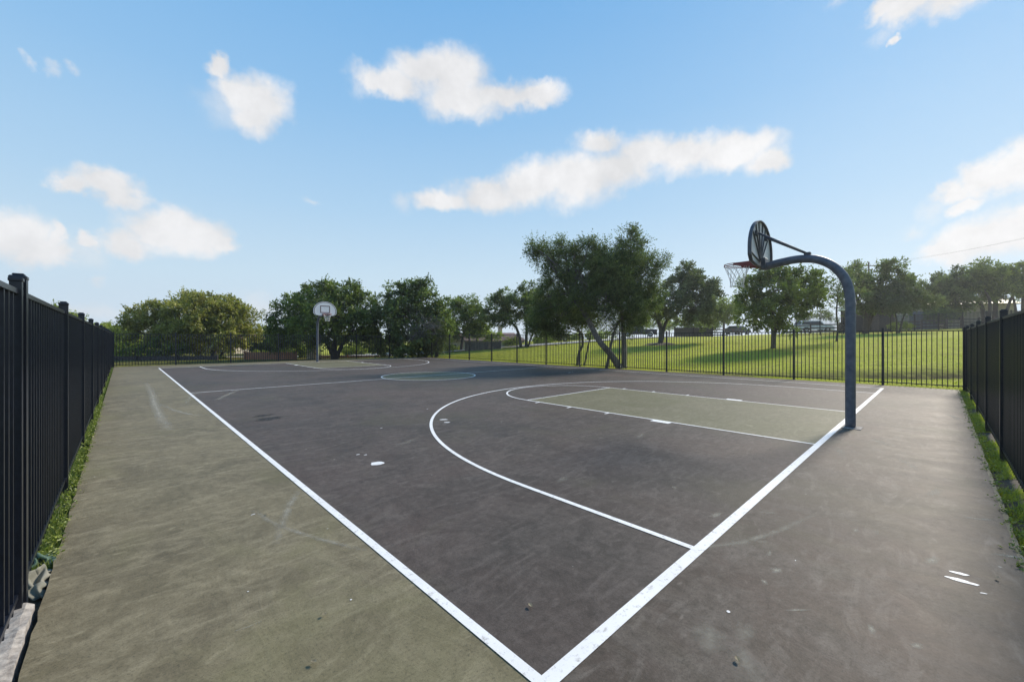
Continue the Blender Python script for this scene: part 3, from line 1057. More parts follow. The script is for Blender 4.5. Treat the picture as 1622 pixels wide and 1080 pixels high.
    # wide webs from the ring to the board (skirt)
    for s in (-1, 1):
        rm.add([(s * 0.229, yr, rz_ + .006), (s * 0.229, yr, rz_ - .04), (s * 0.17, YB + .022, rz_ - .10), (s * 0.17, YB + .022, rz_ + .02),
                (s * 0.221, yr, rz_ + .006), (s * 0.221, yr, rz_ - .04), (s * 0.162, YB + .022, rz_ - .10), (s * 0.162, YB + .022, rz_ + .02)],
               [(0, 1, 2, 3), (7, 6, 5, 4), (0, 3, 7, 4), (1, 5, 6, 2), (3, 2, 6, 7), (0, 4, 5, 1)])
    # top plate between ring and board
    pl = [(-0.17, YB + .022)] + [(-0.17 - .055 * k / 3, YB + .022 + (yr - YB - .022) * k / 3) for k in range(1, 4)]
    ringp = [(0.222 * math.cos(a), yr + 0.222 * math.sin(a)) for a in np.linspace(math.pi, 2 * math.pi, 14)]
    pl = pl + ringp[1:-1] + [(0.225 - .055 * k / 3, yr - (yr - YB - .022) * k / 3) for k in range(0, 4)]
    rm.prism(pl, rz_ + 0.004, rz_ + 0.010, lambda a, c_, hh: (a, c_, hh))
    rm.box((0, YB + 0.026, rz_ - 0.04), (0.34, 0.008, 0.14), 0)
    rim = rm.build('rim', M['rim'], t)
    # net
    nb = MB()
    ns, rows = 12, 5
    prof = [(0.225, -0.04), (0.19, -0.13), (0.155, -0.22), (0.13, -0.31), (0.118, -0.39), (0.125, -0.45)]
    for s in (-1, 1):
        for k in range(ns):
            pts = []
            for i, (rr, dz) in enumerate(prof):
                for m_ in range(2 if i < len(prof) - 1 else 1):
                    f_ = m_ / 2
                    if i < len(prof) - 1:
                        r2, d2 = prof[i + 1]
                    else:
                        r2, d2 = rr, dz
                    a = 2 * math.pi * (k + s * (i + f_) * 0.5) / ns
                    rr_ = rr + (r2 - rr) * f_
                    pts.append((rr_ * math.cos(a), yr + rr_ * math.sin(a), rz_ + dz + (d2 - dz) * f_ + random.uniform(-.004, .004)))
            nb.tube(pts, 0.0042, 5)
    nb.build('net', M['net'], t, smooth=True)
    # two struts from the arm up to the board
    for s in (-1, 1):
        st = MB()
        st.tube([(0.015 * s, 0.60, 3.045), (0.30 * s, YB - 0.05, 3.50)], 0.021, 10)
        st.build('strut', M['pole'], t, smooth=True)
        br = MB()
        br.box((0.30 * s, YB - 0.028, 3.50), (0.09, 0.045, 0.10), 0, 0.006)
        br.build('bracket', M['rib'], t)
    cl = MB()
    cl.box((0, 0.60, 3.045), (0.085, 0.10, 0.05), 0, 0.008)
    cl.build('strut_clamp', M['rib'], t)
    return t

def copy_tree(o, parent=None):
    c = o.copy()
    link(c)
    if parent is not None:
        c.parent = parent
    for ch in list(o.children):
        copy_tree(ch, c)
    return c

hoop = make_hoop()
hoop.location = (7.62, -0.15, 0.0)
hoop2 = copy_tree(hoop)
hoop2.location = (7.70, Lc + 0.15, 0.0)
hoop2.rotation_euler = (0, 0, math.pi)
hoop2['label'] = 'small distant grey basketball hoop at the far baseline, its white fan backboard facing the camera'

# ------------------------------------------------------------------ foliage
def leaves_mesh(name, mat, parent, C_, D_, U_, var, o0):
    """quads: centre C, half long axis D, half short axis U (n,3 arrays)"""
    n = len(C_)
    co = np.empty((n, 4, 3), np.float32)
    co[:, 0] = C_ - D_
    co[:, 1] = C_ - U_ * 0.9 + D_ * 0.1
    co[:, 2] = C_ + D_
    co[:, 3] = C_ + U_ * 0.9 + D_ * 0.1
    co -= np.array(o0, np.float32)
    me = bpy.data.meshes.new(name)
    me.vertices.add(n * 4)
    me.vertices.foreach_set('co', co.ravel())
    me.loops.add(n * 4)
    me.loops.foreach_set('vertex_index', np.arange(n * 4, dtype=np.int32))
    me.polygons.add(n)
    me.polygons.foreach_set('loop_start', np.arange(0, n * 4, 4, dtype=np.int32))
    me.update(calc_edges=True)
    at_ = me.attributes.new('var', 'FLOAT', 'FACE')
    at_.data.foreach_set('value', np.clip(var, 0, 1).astype(np.float32))
    me.materials.append(mat)
    o = link(bpy.data.objects.new(name, me))
    o['_o'] = tuple(o0)
    if parent is not None:
        o.parent = parent
    return o

def unit(a):
    return a / np.maximum(np.linalg.norm(a, axis=-1, keepdims=True), 1e-9)

STY = {  # clump radius m, twigs per clump, twig length, leaves per twig, leaf size, flatten, updrift
    'oak':     dict(rc=0.5, tw=17, tl=0.55, lp=11, ls=0.075, asp=0.6, up=0.25, fill=2.0),
    'juniper': dict(rc=0.28, tw=13, tl=0.52, lp=14, ls=0.040, asp=0.42, up=0.75, fill=3.1),
    'bush':    dict(rc=0.35, tw=12, tl=0.32, lp=9, ls=0.055, asp=0.6, up=0.4, fill=2.2),
    'far':     dict(rc=0.7, tw=16, tl=0.75, lp=10, ls=0.11, asp=0.6, up=0.25, fill=2.2),
    'light':   dict(rc=0.5, tw=9, tl=0.6, lp=9, ls=0.065, asp=0.5, up=0.2, fill=1.5),
}

def crown_from_lobes(lobes, v0, sty, scale_leaf=1.0):
    """lobes: (px,py,rx,ry[,dv]) in photo pixels at depth v0+dv -> clump centres and leaf arrays"""
    S = STY[sty]
    right = np.array([math.cos(YAW), -math.sin(YAW), 0])
    fwd = np.array([math.sin(YAW), math.cos(YAW), 0])
    Cs, Ds, Us, Vs = [], [], [], []
    centres, lobe_c = [], []
    for lb in lobes:
        px, py, rx, ry = lb[:4]
        dv = lb[4] if len(lb) > 4 else 0.0
        v = v0 + dv
        x, y = at(px, v)
        c = np.array([x, y, zat(py, v)])
        a, h = rx * v / FPX, ry * v / FPX
        d = max(0.7 * a, min(a, h * 1.2))
        lobe_c.append(c)
        vol_area = 4.2 * (a * h + a * d + h * d)
        n = max(3, int(S['fill'] * vol_area / (math.pi * S['rc'] ** 2) * 0.55))
        q = unit(rng.normal(size=(n, 3)))
        rad = rng.uniform(0.35, 1.0, n) ** 0.5
        rad = np.maximum(0.1, rad - 0.25 * S['rc'] / max(min(a, h), .3))
        rad = rad * np.where(rng.random(n) < 0.22, rng.uniform(1.0, 1.28, n), 1.0)
        loc = q * rad[:, None]
        cl = c + loc[:, :1] * a * right + loc[:, 1:2] * d * fwd + loc[:, 2:] * np.array([0, 0, h])
        cl += rng.normal(size=(n, 3)) * 0.30 * S['rc']
        outd = unit(cl - c)
        for i in range(n):
            centres.append(cl[i])
            tw = S['tw']
            rs = rng.uniform(0.65, 1.3)
            td = unit(rng.normal(size=(tw, 3)) + outd[i] * 0.7 + np.array([0, 0, S['up']]))
            st = cl[i] + rng.normal(size=(tw, 3)) * S['rc'] * 0.30 * rs * np.array([1, 1, .7])
            lp = S['lp']
            s_ = rng.uniform(0.05, 1.0, (tw, lp, 1))
            off = rng.normal(size=(tw, lp, 3)) * S['tl'] * 0.13 * (1.15 - s_)
            P = st[:, None] + td[:, None] * s_ * S['tl'] * rs + off
            P[..., 2] -= (s_[..., 0] ** 2) * 0.06
            ld = unit(td[:, None] * 0.9 + rng.normal(size=(tw, lp, 3)) * 0.75)
            un = unit(np.cross(ld, rng.normal(size=(tw, lp, 3))))
            sz = S['ls'] * scale_leaf * rng.uniform(0.6, 1.35, (tw, lp, 1))
            Cs.append(P.reshape(-1, 3))
            Ds.append((ld * sz).reshape(-1, 3))
            Us.append((un * sz * S['asp']).reshape(-1, 3))
            base = rng.uniform(0.05, 0.9)
            Vs.append((base + rng.normal(size=(tw, lp)) * 0.16 + (s_[..., 0] - .5) * 0.3).ravel())
    return np.concatenate(Cs), np.concatenate(Ds), np.concatenate(Us), np.concatenate(Vs), centres, lobe_c

def bend(p, q, wob=0.08, n=7, sag=0.0):
    p, q = Vector(p), Vector(q)
    L_ = (q - p).length
    off = [Vector((random.uniform(-1, 1), random.uniform(-1, 1), random.uniform(-.5, .5))) * L_ * wob for _ in range(2)]
    out = []
    for i in range(n + 1):
        t = i / n
        w = math.sin(math.pi * t)
        w2 = math.sin(2 * math.pi * t)
        out.append(p.lerp(q, t) + off[0] * w + off[1] * w2 * .5 + Vector((0, 0, sag * w * L_)))
    return out

def tree(name, label, group, base_px, v0, lobes, stems, leaf, sty='oak', bark='bark', r0=0.18, extra=None, twigs=0.35, scale_leaf=1.0, base_z=None, dead=None, cat='tree'):
    """stems: list of px polylines [(px,py,dv)...] from the base; limbs then run on to each lobe"""
    bx, by = at(base_px, v0)
    bz = tz(bx, by) if base_z is None else base_z
    t = thing(name, label, cat, (bx, by, bz), group)
    C_, D_, U_, V_, cen, lc = crown_from_lobes(lobes, v0, sty, scale_leaf)
    tips = []
    tr = MB()
    for st in stems:
        pts = []
        for i, p in enumerate(st):
            v = v0 + (p[2] if len(p) > 2 else 0)
            x, y = at(p[0], v)
            z = zat(p[1], v)
            if i == 0:
                z = min(z, tz(x, y) if base_z is None else base_z) - 0.1
            pts.append((x, y, z))
        P = quadratic_path(pts, 5) if len(pts) > 1 else pts
        k = len(P)
        rr = st[0][3] if len(st[0]) > 3 else r0
        rad = [rr * (1.25 if i == 0 else 1.0) * (1 - 0.42 * i / (k - 1)) for i in range(k)]
        tr.tube([(p.x + random.uniform(-.01, .01), p.y, p.z) for p in P], rad, 10)
        tips.append((P[-1], rad[-1], P))
    for c in lc:
        cv = Vector(c)
        # nearest stem tip
        bt = min(tips, key=lambda q: (q[0] - cv).length)
        P = bt[2]
        start = P[-1 - random.randint(0, max(1, len(P) // 6))]
        pth = bend(start, cv, 0.09, 7, 0.05)
        r1 = bt[1] * 0.72
        tr.tube(pth, [r1 * (1 - .72 * i / 7) for i in range(8)], 7)
    lcv = [Vector(c) for c in lc]
    for c in cen:
        if random.random() > twigs:
            continue
        cv = Vector(c)
        s = min(lcv, key=lambda q: (q - cv).length)
        tr.tube(bend(s, cv, 0.14, 4, 0.02), [0.028 * (1 - .75 * i / 4) * max(.5, r0 / .2) for i in range(5)], 5)
    tr.build('trunk', M[bark], t, smooth=True)
    leaves_mesh('crown', M[leaf], t, C_, D_, U_, V_, (bx, by, bz))
    if dead:
        db = MB()
        for (px, py, rx, ry, n, dv) in dead:
            for _ in range(n):
                v = v0 + dv
                x, y = at(px + random.uniform(-rx, rx) * .5, v)
                p = Vector((x, y, zat(py + random.uniform(-ry, ry) * .5, v)))
                d = Vector((random.gauss(0, 1), random.gauss(0, 1), random.gauss(0, .6))).normalized()
                L_ = random.uniform(.4, 1.1) * rx * v / FPX
                pth = bend(p, p + d * L_, .15, 4)
                db.tube(pth, [.014, .011, .008, .006, .004], 4)
                for _k in range(3):
                    q = pth[random.randint(1, 3)]
                    d2 = (d + Vector((random.gauss(0, .8), random.gauss(0, .8), random.gauss(0, .6)))).normalized()
                    db.tube([q, q + d2 * L_ * .45], [.007, .003], 4)
        db.build('dead_twigs', M['dead'], t)
    return t

G1 = 'trees round the basketball court'
# 1 big olive-green oak at the left
tree('oak_tree', 'wide olive green oak with several low trunks behind the far left fence', G1, 325, 36,
     [(240, 505, 38, 28), (222, 525, 28, 22), (280, 498, 42, 30), (318, 500, 40, 32, -1.5), (352, 494, 30, 26), (384, 500, 24, 20, .5), (300, 530, 52, 26, -1),
      (355, 528, 42, 26, -1), (385, 530, 22, 22), (255, 540, 40, 20, 0), (365, 483, 13, 13), (310, 480, 24, 14), (334, 545, 40, 14, 1)],
     [[(340, 577), (338, 560), (343, 545), (345, 532)], [(328, 576, 0, .13), (320, 566), (308, 552), (300, 540)], [(342, 572, 0, .13), (355, 556), (368, 545), (378, 530)], [(268, 577, .5, .2), (267, 560, .5), (266, 540, .5)]],
     'leaf_olive', 'oak', r0=0.26)
# 2 light green tree at the far left
tree('elm_tree', 'yellow green tree at the far left, partly hidden by the left fence', G1, 170, 42,
     [(188, 533, 30, 18), (150, 530, 30, 18), (215, 545, 30, 18), (115, 520, 30, 18), (196, 555, 26, 14, -2), (100, 497, 16, 15, 2)],
     [[(180, 577), (182, 560), (185, 545)], [(181, 575), (160, 560), (142, 545)]], 'leaf_lime', 'oak', r0=0.15)
tree('oak_tree', 'low green tree in front of the dark wooden fence at the left corner', G1, 215, 33.5,
     [(210, 556, 18, 12), (236, 562, 18, 9), (255, 550, 14, 16), (283, 556, 18, 12)],
     [[(238, 577, 0, .07), (237, 566), (236, 558)]], 'leaf_oak', 'bush', r0=0.08)
# dark small trees between
tree('oak_tree', 'dark low oak filling the gap left of the far hoop', G1, 430, 44,
     [(415, 535, 22, 22), (440, 540, 26, 20), (470, 545, 28, 16), (425, 552, 24, 12), (400, 548, 16, 14)],
     [[(432, 572), (432, 555)]], 'leaf_deep', 'oak', r0=0.18)
# 3 oak behind the far hoop
tree('oak_tree', 'large round oak directly behind the far hoop', G1, 530, 34,
     [(470, 490, 34, 26), (452, 512, 26, 24), (505, 472, 34, 26), (545, 470, 34, 26), (575, 490, 26, 28), (528, 500, 44, 28, -2), (495, 520, 44, 22, -1.5),
      (560, 520, 36, 24, -1), (585, 515, 22, 22), (450, 535, 26, 18), (510, 456, 12, 11), (557, 455, 12, 10), (480, 540, 34, 14), (540, 538, 30, 12, 1)],
     [[(530, 575, 0, .3), (529, 558), (530, 545), (531, 535)], [(530, 560, 0, .16), (518, 545), (505, 538)], [(531, 555, 0, .18), (545, 540), (556, 528)]],
     'leaf_oak', 'oak', r0=0.3)
# 4 oak with grey dead twigs
tree('oak_tree', 'tall dark oak with a patch of grey dead twigs left of the far corner', G1, 690, 34,
     [(655, 462, 32, 20), (630, 475, 24, 22), (675, 480, 28, 24), (640, 500, 34, 26, -1), (680, 505, 30, 26), (615, 510, 28, 26), (610, 540, 34, 22, 1), (650, 538, 40, 24, -1),
      (640, 556, 24, 10, -1), (695, 530, 26, 24), (700, 500, 18, 20), (683, 545, 28, 20, .5), (664, 448, 12, 8), (645, 462, 14, 10)],
     [[(676, 568, 0, .14), (673, 555), (670, 540), (664, 520)], [(691, 567, 0, .17), (692, 550), (688, 530), (680, 505)]],
     'leaf_deep', 'oak', r0=0.22, dead=[(668, 520, 34, 20, 60, -2.2), (690, 510, 20, 14, 26, -2.0), (655, 530, 20, 14, 20, -2.2)])
tree('oak_tree', 'medium green tree behind, between the dead-twig oak and the twin-trunk oak', G1, 735, 48,
     [(740, 485, 28, 16), (720, 500, 24, 22), (755, 500, 18, 20), (735, 520, 30, 16), (712, 522, 16, 18), (765, 515, 14, 12)],
     [[(730, 556), (732, 540), (735, 525)]], 'leaf_oak', 'oak', r0=0.2)
# 6 twin-trunk oak
tree('oak_tree', 'oak with two slim bare trunks and sky showing under its crown, left of the juniper', G1, 828, 46,
     [(800, 472, 24, 14), (785, 490, 22, 18), (820, 488, 26, 20), (775, 508, 18, 12), (845, 478, 20, 18), (850, 500, 20, 22), (803, 505, 22, 12), (860, 515, 16, 16), (835, 463, 14, 14)],
     [[(825, 549, 0, .2), (823, 535), (817, 518), (806, 508)], [(833, 548, 0, .18), (834, 530), (834, 512), (833, 495)], [(836, 546, 0, .12), (843, 530), (850, 512)]],
     'leaf_deep', 'oak', r0=0.2)
# 7 juniper
tree('juniper_tree', 'tallest dark juniper with a leaning pale trunk just outside the far sideline fence', G1, 985, 21.3,
     [(868, 408, 26, 16, .5), (850, 395, 12, 10, .6), (895, 402, 20, 16), (930, 405, 24, 18), (965, 410, 26, 20), (1000, 400, 20, 24), (1000, 375, 9, 14), (1030, 425, 17, 20), (1042, 415, 8, 9),
      (885, 440, 30, 20, .3), (925, 440, 34, 22, -.4), (970, 445, 36, 24, -.6), (1015, 450, 26, 26), (870, 470, 24, 20, .4), (910, 475, 34, 22, -.3), (955, 480, 36, 24, -.8), (1000, 485, 32, 24, -.3),
      (1030, 475, 18, 22), (935, 508, 30, 14, .5), (985, 515, 22, 16, .4), (890, 500, 26, 16, .6), (858, 490, 16, 14, .8), (890, 390, 7, 8), (932, 388, 7, 8), (1010, 512, 16, 14, .4), (1000, 372, 4, 8), (988, 425, 26, 24, -.3), (950, 428, 26, 22, -.5), (985, 465, 26, 24, -.6), (940, 460, 26, 24, -.5), (866, 388, 5, 9), (845, 392, 8, 5), (960, 388, 5, 9), (1050, 412, 5, 9), (1018, 388, 6, 6), (985, 390, 6, 8), (912, 392, 5, 8)],
     [[(984, 581, 0, .19), (968, 562, -.1), (948, 538, -.2), (928, 500, -.3), (905, 465, -.2)], [(988, 580, .1, .15), (989, 550, .1), (986, 510, .1), (982, 460)], [(960, 552, 0, .08), (975, 520, .2), (1005, 480, .2)]],
     'leaf_juniper', 'juniper', 'bark_pale', r0=0.14, twigs=0.5, dead=[(935, 470, 30, 22, 26, -.9), (960, 500, 30, 16, 22, -.8), (915, 450, 30, 20, 14, -.9)])
tree('juniper_tree', 'slender leaning tree with a pale twisted trunk left of the tallest juniper', G1, 912, 23.6,
     [(870, 505, 30, 22), (895, 490, 26, 20), (850, 515, 20, 16), (920, 505, 24, 18), (880, 525, 24, 10), (862, 480, 20, 18)],
     [[(914, 575, 0, .09), (917, 560), (923, 545), (922, 528)], [(925, 548, 0, .05), (935, 533), (942, 515)]],
     'leaf_juniper', 'juniper', 'bark_pale', r0=0.09)
# 8 forked oak
tree('oak_tree', 'grey green oak with a dark forked trunk in a mulch ring, right of the juniper', G1, 1045, 38,
     [(1095, 438, 24, 18), (1075, 455, 30, 22), (1115, 460, 26, 26), (1058, 478, 28, 22, -1), (1095, 485, 34, 24, -1), (1125, 490, 20, 20), (1050, 500, 24, 14), (1105, 505, 28, 12), (1130, 455, 14, 14), (1085, 428, 14, 9), (1030, 490, 18, 18)],
     [[(1046, 536, 0, .24), (1047, 522), (1042, 508), (1038, 492)], [(1047, 528, 0, .15), (1054, 512), (1066, 500), (1080, 485)]],
     'leaf_grey', 'oak', r0=0.24)
tree('elm_tree', 'pale yellow green tree behind, between two dark oaks on the right', G1, 1145, 66,
     [(1140, 490, 20, 16), (1155, 500, 18, 14), (1125, 505, 16, 12), (1165, 485, 10, 14)],
     [[(1146, 524, 0, .2), (1147, 505)]], 'leaf_lime', 'far', r0=0.2)
# 10 round oak on the lawn
tree('oak_tree', 'round dark oak with a single straight trunk on the open lawn, under the near rim', G1, 1225, 29,
     [(1215, 438, 26, 17), (1245, 432, 24, 15), (1280, 440, 22, 16), (1190, 458, 20, 18), (1225, 462, 36, 22, -1), (1268, 462, 30, 22), (1296, 455, 12, 16), (1185, 485, 18, 18), (1215, 490, 34, 20, -1), (1255, 488, 32, 20), (1180, 505, 12, 9), (1205, 512, 24, 10), (1245, 512, 24, 9), (1285, 480, 16, 14)],
     [[(1225, 551, 0, .17), (1225, 530), (1224, 510), (1224, 490)], [(1224, 515, 0, .1), (1235, 490), (1250, 470)]],
     'leaf_oak', 'oak', r0=0.17)
# 11 slim tree
tree('oak_tree', 'thin young tree on the lawn, left of the near hoop pole', G1, 1326, 32,
     [(1330, 445, 22, 18), (1310, 470, 22, 18), (1345, 465, 22, 18), (1325, 488, 22, 14), (1300, 455, 10, 14), (1348, 435, 12, 9)],
     [[(1325, 541, 0, .08), (1327, 520), (1325, 495), (1327, 470)]], 'leaf_grey', 'light', r0=0.08)
# 12 large spreading oak right of the pole
tree('oak_tree', 'spreading oak with crooked low limbs right of the near hoop pole, brown shed below it', G1, 1372, 42,
     [(1385, 450, 30, 20), (1365, 470, 26, 20), (1415, 430, 22, 16), (1432, 445, 20, 16), (1400, 470, 32, 18, -1), (1360, 445, 18, 16), (1408, 416, 10, 8), (1375, 486, 26, 10), (1430, 470, 22, 16), (1350, 430, 14, 12)],
     [[(1370, 517, 0, .24), (1371, 502), (1366, 490), (1358, 478)], [(1371, 505, 0, .16), (1385, 497), (1400, 490), (1412, 478)], [(1372, 500, 0, .14), (1384, 480), (1400, 455)]],
     'leaf_deep', 'oak', r0=0.24)
tree('oak_tree', 'lighter bushy small tree in front of the grey garage door', G1, 1422, 40,
     [(1425, 460, 24, 10), (1410, 475, 24, 14), (1445, 470, 26, 16), (1465, 478, 16, 14), (1425, 488, 30, 9)],
     [[(1421, 517, 0, .08), (1419, 500), (1412, 488)], [(1424, 517, 0, .08), (1432, 500), (1445, 485)]],
     'leaf_grey', 'oak', r0=0.1)
# 14-16 hazy row far right
tree('oak_tree', 'dark oak on the ridge in front of the beige building', G1, 1500, 54,
     [(1505, 440, 20, 13), (1485, 452, 22, 16), (1515, 455, 22, 18), (1495, 472, 28, 16), (1520, 478, 20, 16), (1500, 492, 22, 10), (1470, 465, 16, 12)],
     [[(1498, 508, 0, .22), (1498, 495), (1494, 480)], [(1525, 506, 0, .2), (1521, 490), (1512, 470)]], 'leaf_deep', 'far', r0=0.22)
tree('oak_tree', 'broad arching oak on the ridge right of the beige building', G1, 1562, 54,
     [(1560, 430, 30, 13), (1540, 442, 26, 14), (1585, 440, 28, 16), (1560, 455, 34, 13), (1535, 455, 18, 12), (1600, 455, 20, 12), (1575, 468, 24, 9)],
     [[(1560, 503, 0, .24), (1555, 485), (1543, 472), (1535, 460)], [(1576, 500, .5, .3), (1577, 480, .5), (1580, 462, .5)], [(1566, 502, -1, .2), (1568, 480, -1), (1562, 462, -1)]],
     'leaf_oak', 'far', r0=0.26)
tree('oak_tree', 'last oak at the right edge of the photo with bright sky under its crown', G1, 1602, 56,
     [(1610, 430, 22, 14), (1635, 435, 26, 18), (1600, 450, 18, 12), (1640, 460, 24, 12), (1615, 462, 18, 9)],
     [[(1588, 500, 0, .2), (1598, 482), (1606, 465)], [(1612, 500, 0, .16), (1608, 485), (1604, 470)], [(1622, 500, 1, .2), (1620, 480), (1625, 460)]],
     'leaf_oak', 'far', r0=0.22)
# backdrop trees, each its own
back = [
    (60, 60, [(60, 515, 46, 18), (20, 515, 40, 18)], 'leaf_oak', 'distant green tree behind the left fence'),
    (420, 70, [(395, 542, 22, 12), (430, 545, 26, 12)], 'leaf_lime', 'distant pale tree seen between the olive oak and the far hoop'),
    (600, 60, [(585, 540, 22, 16), (612, 548, 22, 12)], 'leaf_oak', 'distant green tree in the gap right of the far hoop'),
    (700, 75, [(700, 530, 26, 12), (670, 535, 30, 12)], 'leaf_oak', 'distant tree behind the dead-twig oak'),
    (765, 66, [(755, 524, 24, 10), (775, 532, 20, 8)], 'leaf_lime', 'pale green tree above the red roofed house'),
    (900, 85, [(865, 538, 24, 6), (905, 535, 26, 7), (945, 532, 24, 8)], 'leaf_lime', 'low bright green tree line left of the dark cars'),
    (1020, 80, [(1060, 515, 20, 10), (1020, 508, 18, 12), (1000, 520, 14, 10)], 'leaf_lime', 'pale tree seen under the forked oak'),
    (1090, 80, [(1095, 512, 22, 9), (1120, 515, 20, 7)], 'leaf_oak', 'distant green tree behind the dark plank enclosure'),
    (1280, 90, [(1275, 500, 14, 9), (1305, 500, 14, 7)], 'leaf_grey', 'hazy distant tree behind the white car'),
]
for (px, v, lobes, leaf, lab) in back:
    x, y = at(px, v)
    tree('distant_tree', lab, 'distant trees beyond the park', px, v, lobes,
         [[(lobes[0][0], lobes[0][1] + lobes[0][3] + 16, 0, .16), (lobes[0][0], lobes[0][1] + 2)]], leaf, 'far', r0=0.16)

# shrubs: bright low plants along the far end and on the ridge
shr = [(185, 31.5, 580, 14, 7, 'leaf_lime', 'yellow green shrub at the foot of the far left fence corner'),
       (343, 35, 572, 16, 8, 'leaf_lime', 'bright green shrub between the olive oak trunks and the brown fence'),
       (408, 35, 566, 12, 12, 'leaf_lime', 'yellow green shrub left of the brown plank fence'),
       (452, 42, 560, 16, 9, 'leaf_oak', 'green shrub above the brown plank fence'),
       (482, 37, 556, 12, 10, 'leaf_lime', 'yellow green shrub behind the tan stone pillar'),
       (560, 42, 554, 20, 10, 'leaf_lime', 'pale shrub right of the trunk behind the far hoop'),
       (640, 45, 553, 24, 8, 'leaf_lime', 'bright yellow green shrub under the dead-twig oak'),
       (597, 48, 550, 14, 9, 'leaf_oak', 'dark green shrub between the two far trees'),
       (720, 52, 553, 10, 6, 'leaf_lime', 'small lime shrub in front of the red roofed house'),
       (810, 50, 541, 12, 8, 'leaf_lime', 'lime shrub by the road left of the twin-trunk oak'),
       (860, 55, 539, 16, 7, 'leaf_lime', 'lime shrub right of the twin-trunk oak'),
       (1418, 46, 516, 9, 4, 'leaf_lime', 'small bright shrub on the ridge left of two'),
       (1440, 46, 515, 9, 5, 'leaf_lime', 'small bright shrub on the ridge below the lighter bushy tree'),
       (1488, 52, 500, 22, 12, 'leaf_deep', 'dark shrub against the beige building')]
for (px, v, py, rx, ry, leaf, lab) in shr:
    x, y = at(px, v)
    z = min(tz(x, y), zat(py + ry, v))
    t = thing('shrub', lab, 'shrub', (x, y, z), 'shrubs beyond the fences')
    C_, D_, U_, V_, cen, lc = crown_from_lobes([(px, py, rx, ry), (px + rx * .5, py + ry * .2, rx * .6, ry * .7), (px - rx * .5, py + ry * .25, rx * .55, ry * .7)], v, 'bush')
    leaves_mesh('foliage', M[leaf], t, C_, D_, U_, V_, (x, y, z))
    b = MB()
    for k in range(6):
        c = Vector(cen[k % len(cen)])
        b.tube(bend((x, y, z - .05), c, .1, 4), [.02, .017, .014, .01, .006], 5)
    b.build('stems', M['bark'], t)

# ------------------------------------------------------------------ grass (uncountable)
def blades(name, label, X, Y, Z, hmin, hmax, wid, mat, lean=0.35):
    n = len(X)
    P = np.stack([X, Y, Z], 1)
    h = rng.uniform(hmin, hmax, n)[:, None]
    d = unit(np.concatenate([rng.normal(size=(n, 2)) * lean, np.ones((n, 1))], 1))
    s = unit(np.concatenate([rng.normal(size=(n, 2)), np.zeros((n, 1))], 1)) * wid
    co = np.empty((n, 3, 3), np.float32)
    co[:, 0] = P - s
    co[:, 1] = P + s
    co[:, 2] = P + d * h
    me = bpy.data.meshes.new(name)
    me.vertices.add(n * 3)
    me.vertices.foreach_set('co', co.ravel())
    me.loops.add(n * 3)
    me.loops.foreach_set('vertex_index', np.arange(n * 3, dtype=np.int32))
    me.polygons.add(n)
    me.polygons.foreach_set('loop_start', np.arange(0, n * 3, 3, dtype=np.int32))
    me.update(calc_edges=True)
    at_ = me.attributes.new('var', 'FLOAT', 'FACE')
    at_.data.foreach_set('value', rng.uniform(0, 1, n).astype(np.float32))
    me.materials.append(mat)
    o = link(bpy.data.objects.new(name, me))
    tag(o, label, kind='stuff')
    o['category'] = 'grass'
    return o

# lawn near the far sideline fence
n = 150000
X = 16.7 + rng.random(n) ** 1.6 * 26
Y = rng.uniform(-3.5, 29, n)
dens = 0.5 + 0.5 * np.sin(X * 1.3 + np.sin(Y * .8) * 2) * np.sin(Y * .9 + 1)
keep = rng.random(n) < 0.35 + .65 * dens
_L = math.hypot(5.7, 8.8)
_d = -(X - 17.9) * (-8.8 / _L) + (Y - 6.2) * (5.7 / _L)
_a = (X - 17.9) * (5.7 / _L) + (Y - 6.2) * (-8.8 / _L)
_s = np.exp(-((_d - 0.2) / 1.1) ** 2) * np.clip((_a + 1.5) / 2, 0, 1)
keep &= rng.random(n) > _s * 1.15 + .02
X, Y = X[keep], Y[keep]
blades('lawn_grass', 'short green grass of the lawn beyond the far sideline fence', X, Y, terr(X, Y) - 0.01, 0.03, 0.10, 0.008, M['blade'])
# strip along the left fence
n = 26000
Y = 2.95 + rng.random(n) ** 1.5 * 26
X = rng.uniform(-1.80, SX0 + 0.005, n) + rng.normal(size=n) * 0.01
k = (np.sin(Y * 5.0) + np.sin(Y * 2.3 + 1) + np.sin(Y * 11)) > -1.2
X, Y = X[k], Y[k]
blades('strip_weeds', 'clumps of weeds and grass in the gap between the left fence and the slab', X, Y, np.full(len(X), -0.065), 0.03, 0.11, 0.005, M['weed'], 0.8)
# strip along the near fence
n = 15000
X = 1.5 + rng.random(n) ** 1.1 * 15.1
Y = rng.uniform(-1.80, SY0 + 0.01, n)
k = (np.sin(X * 4.1) + np.sin(X * 1.9 + 1) + np.sin(X * 9.3 + Y * 20)) > -0.6
X, Y = X[k], Y[k]
blades('strip_grass', 'bright grass in the gap between the right-hand fence and the slab', X, Y, np.full(len(X), -0.065), 0.03, 0.11, 0.004, M['blade'], 0.9)
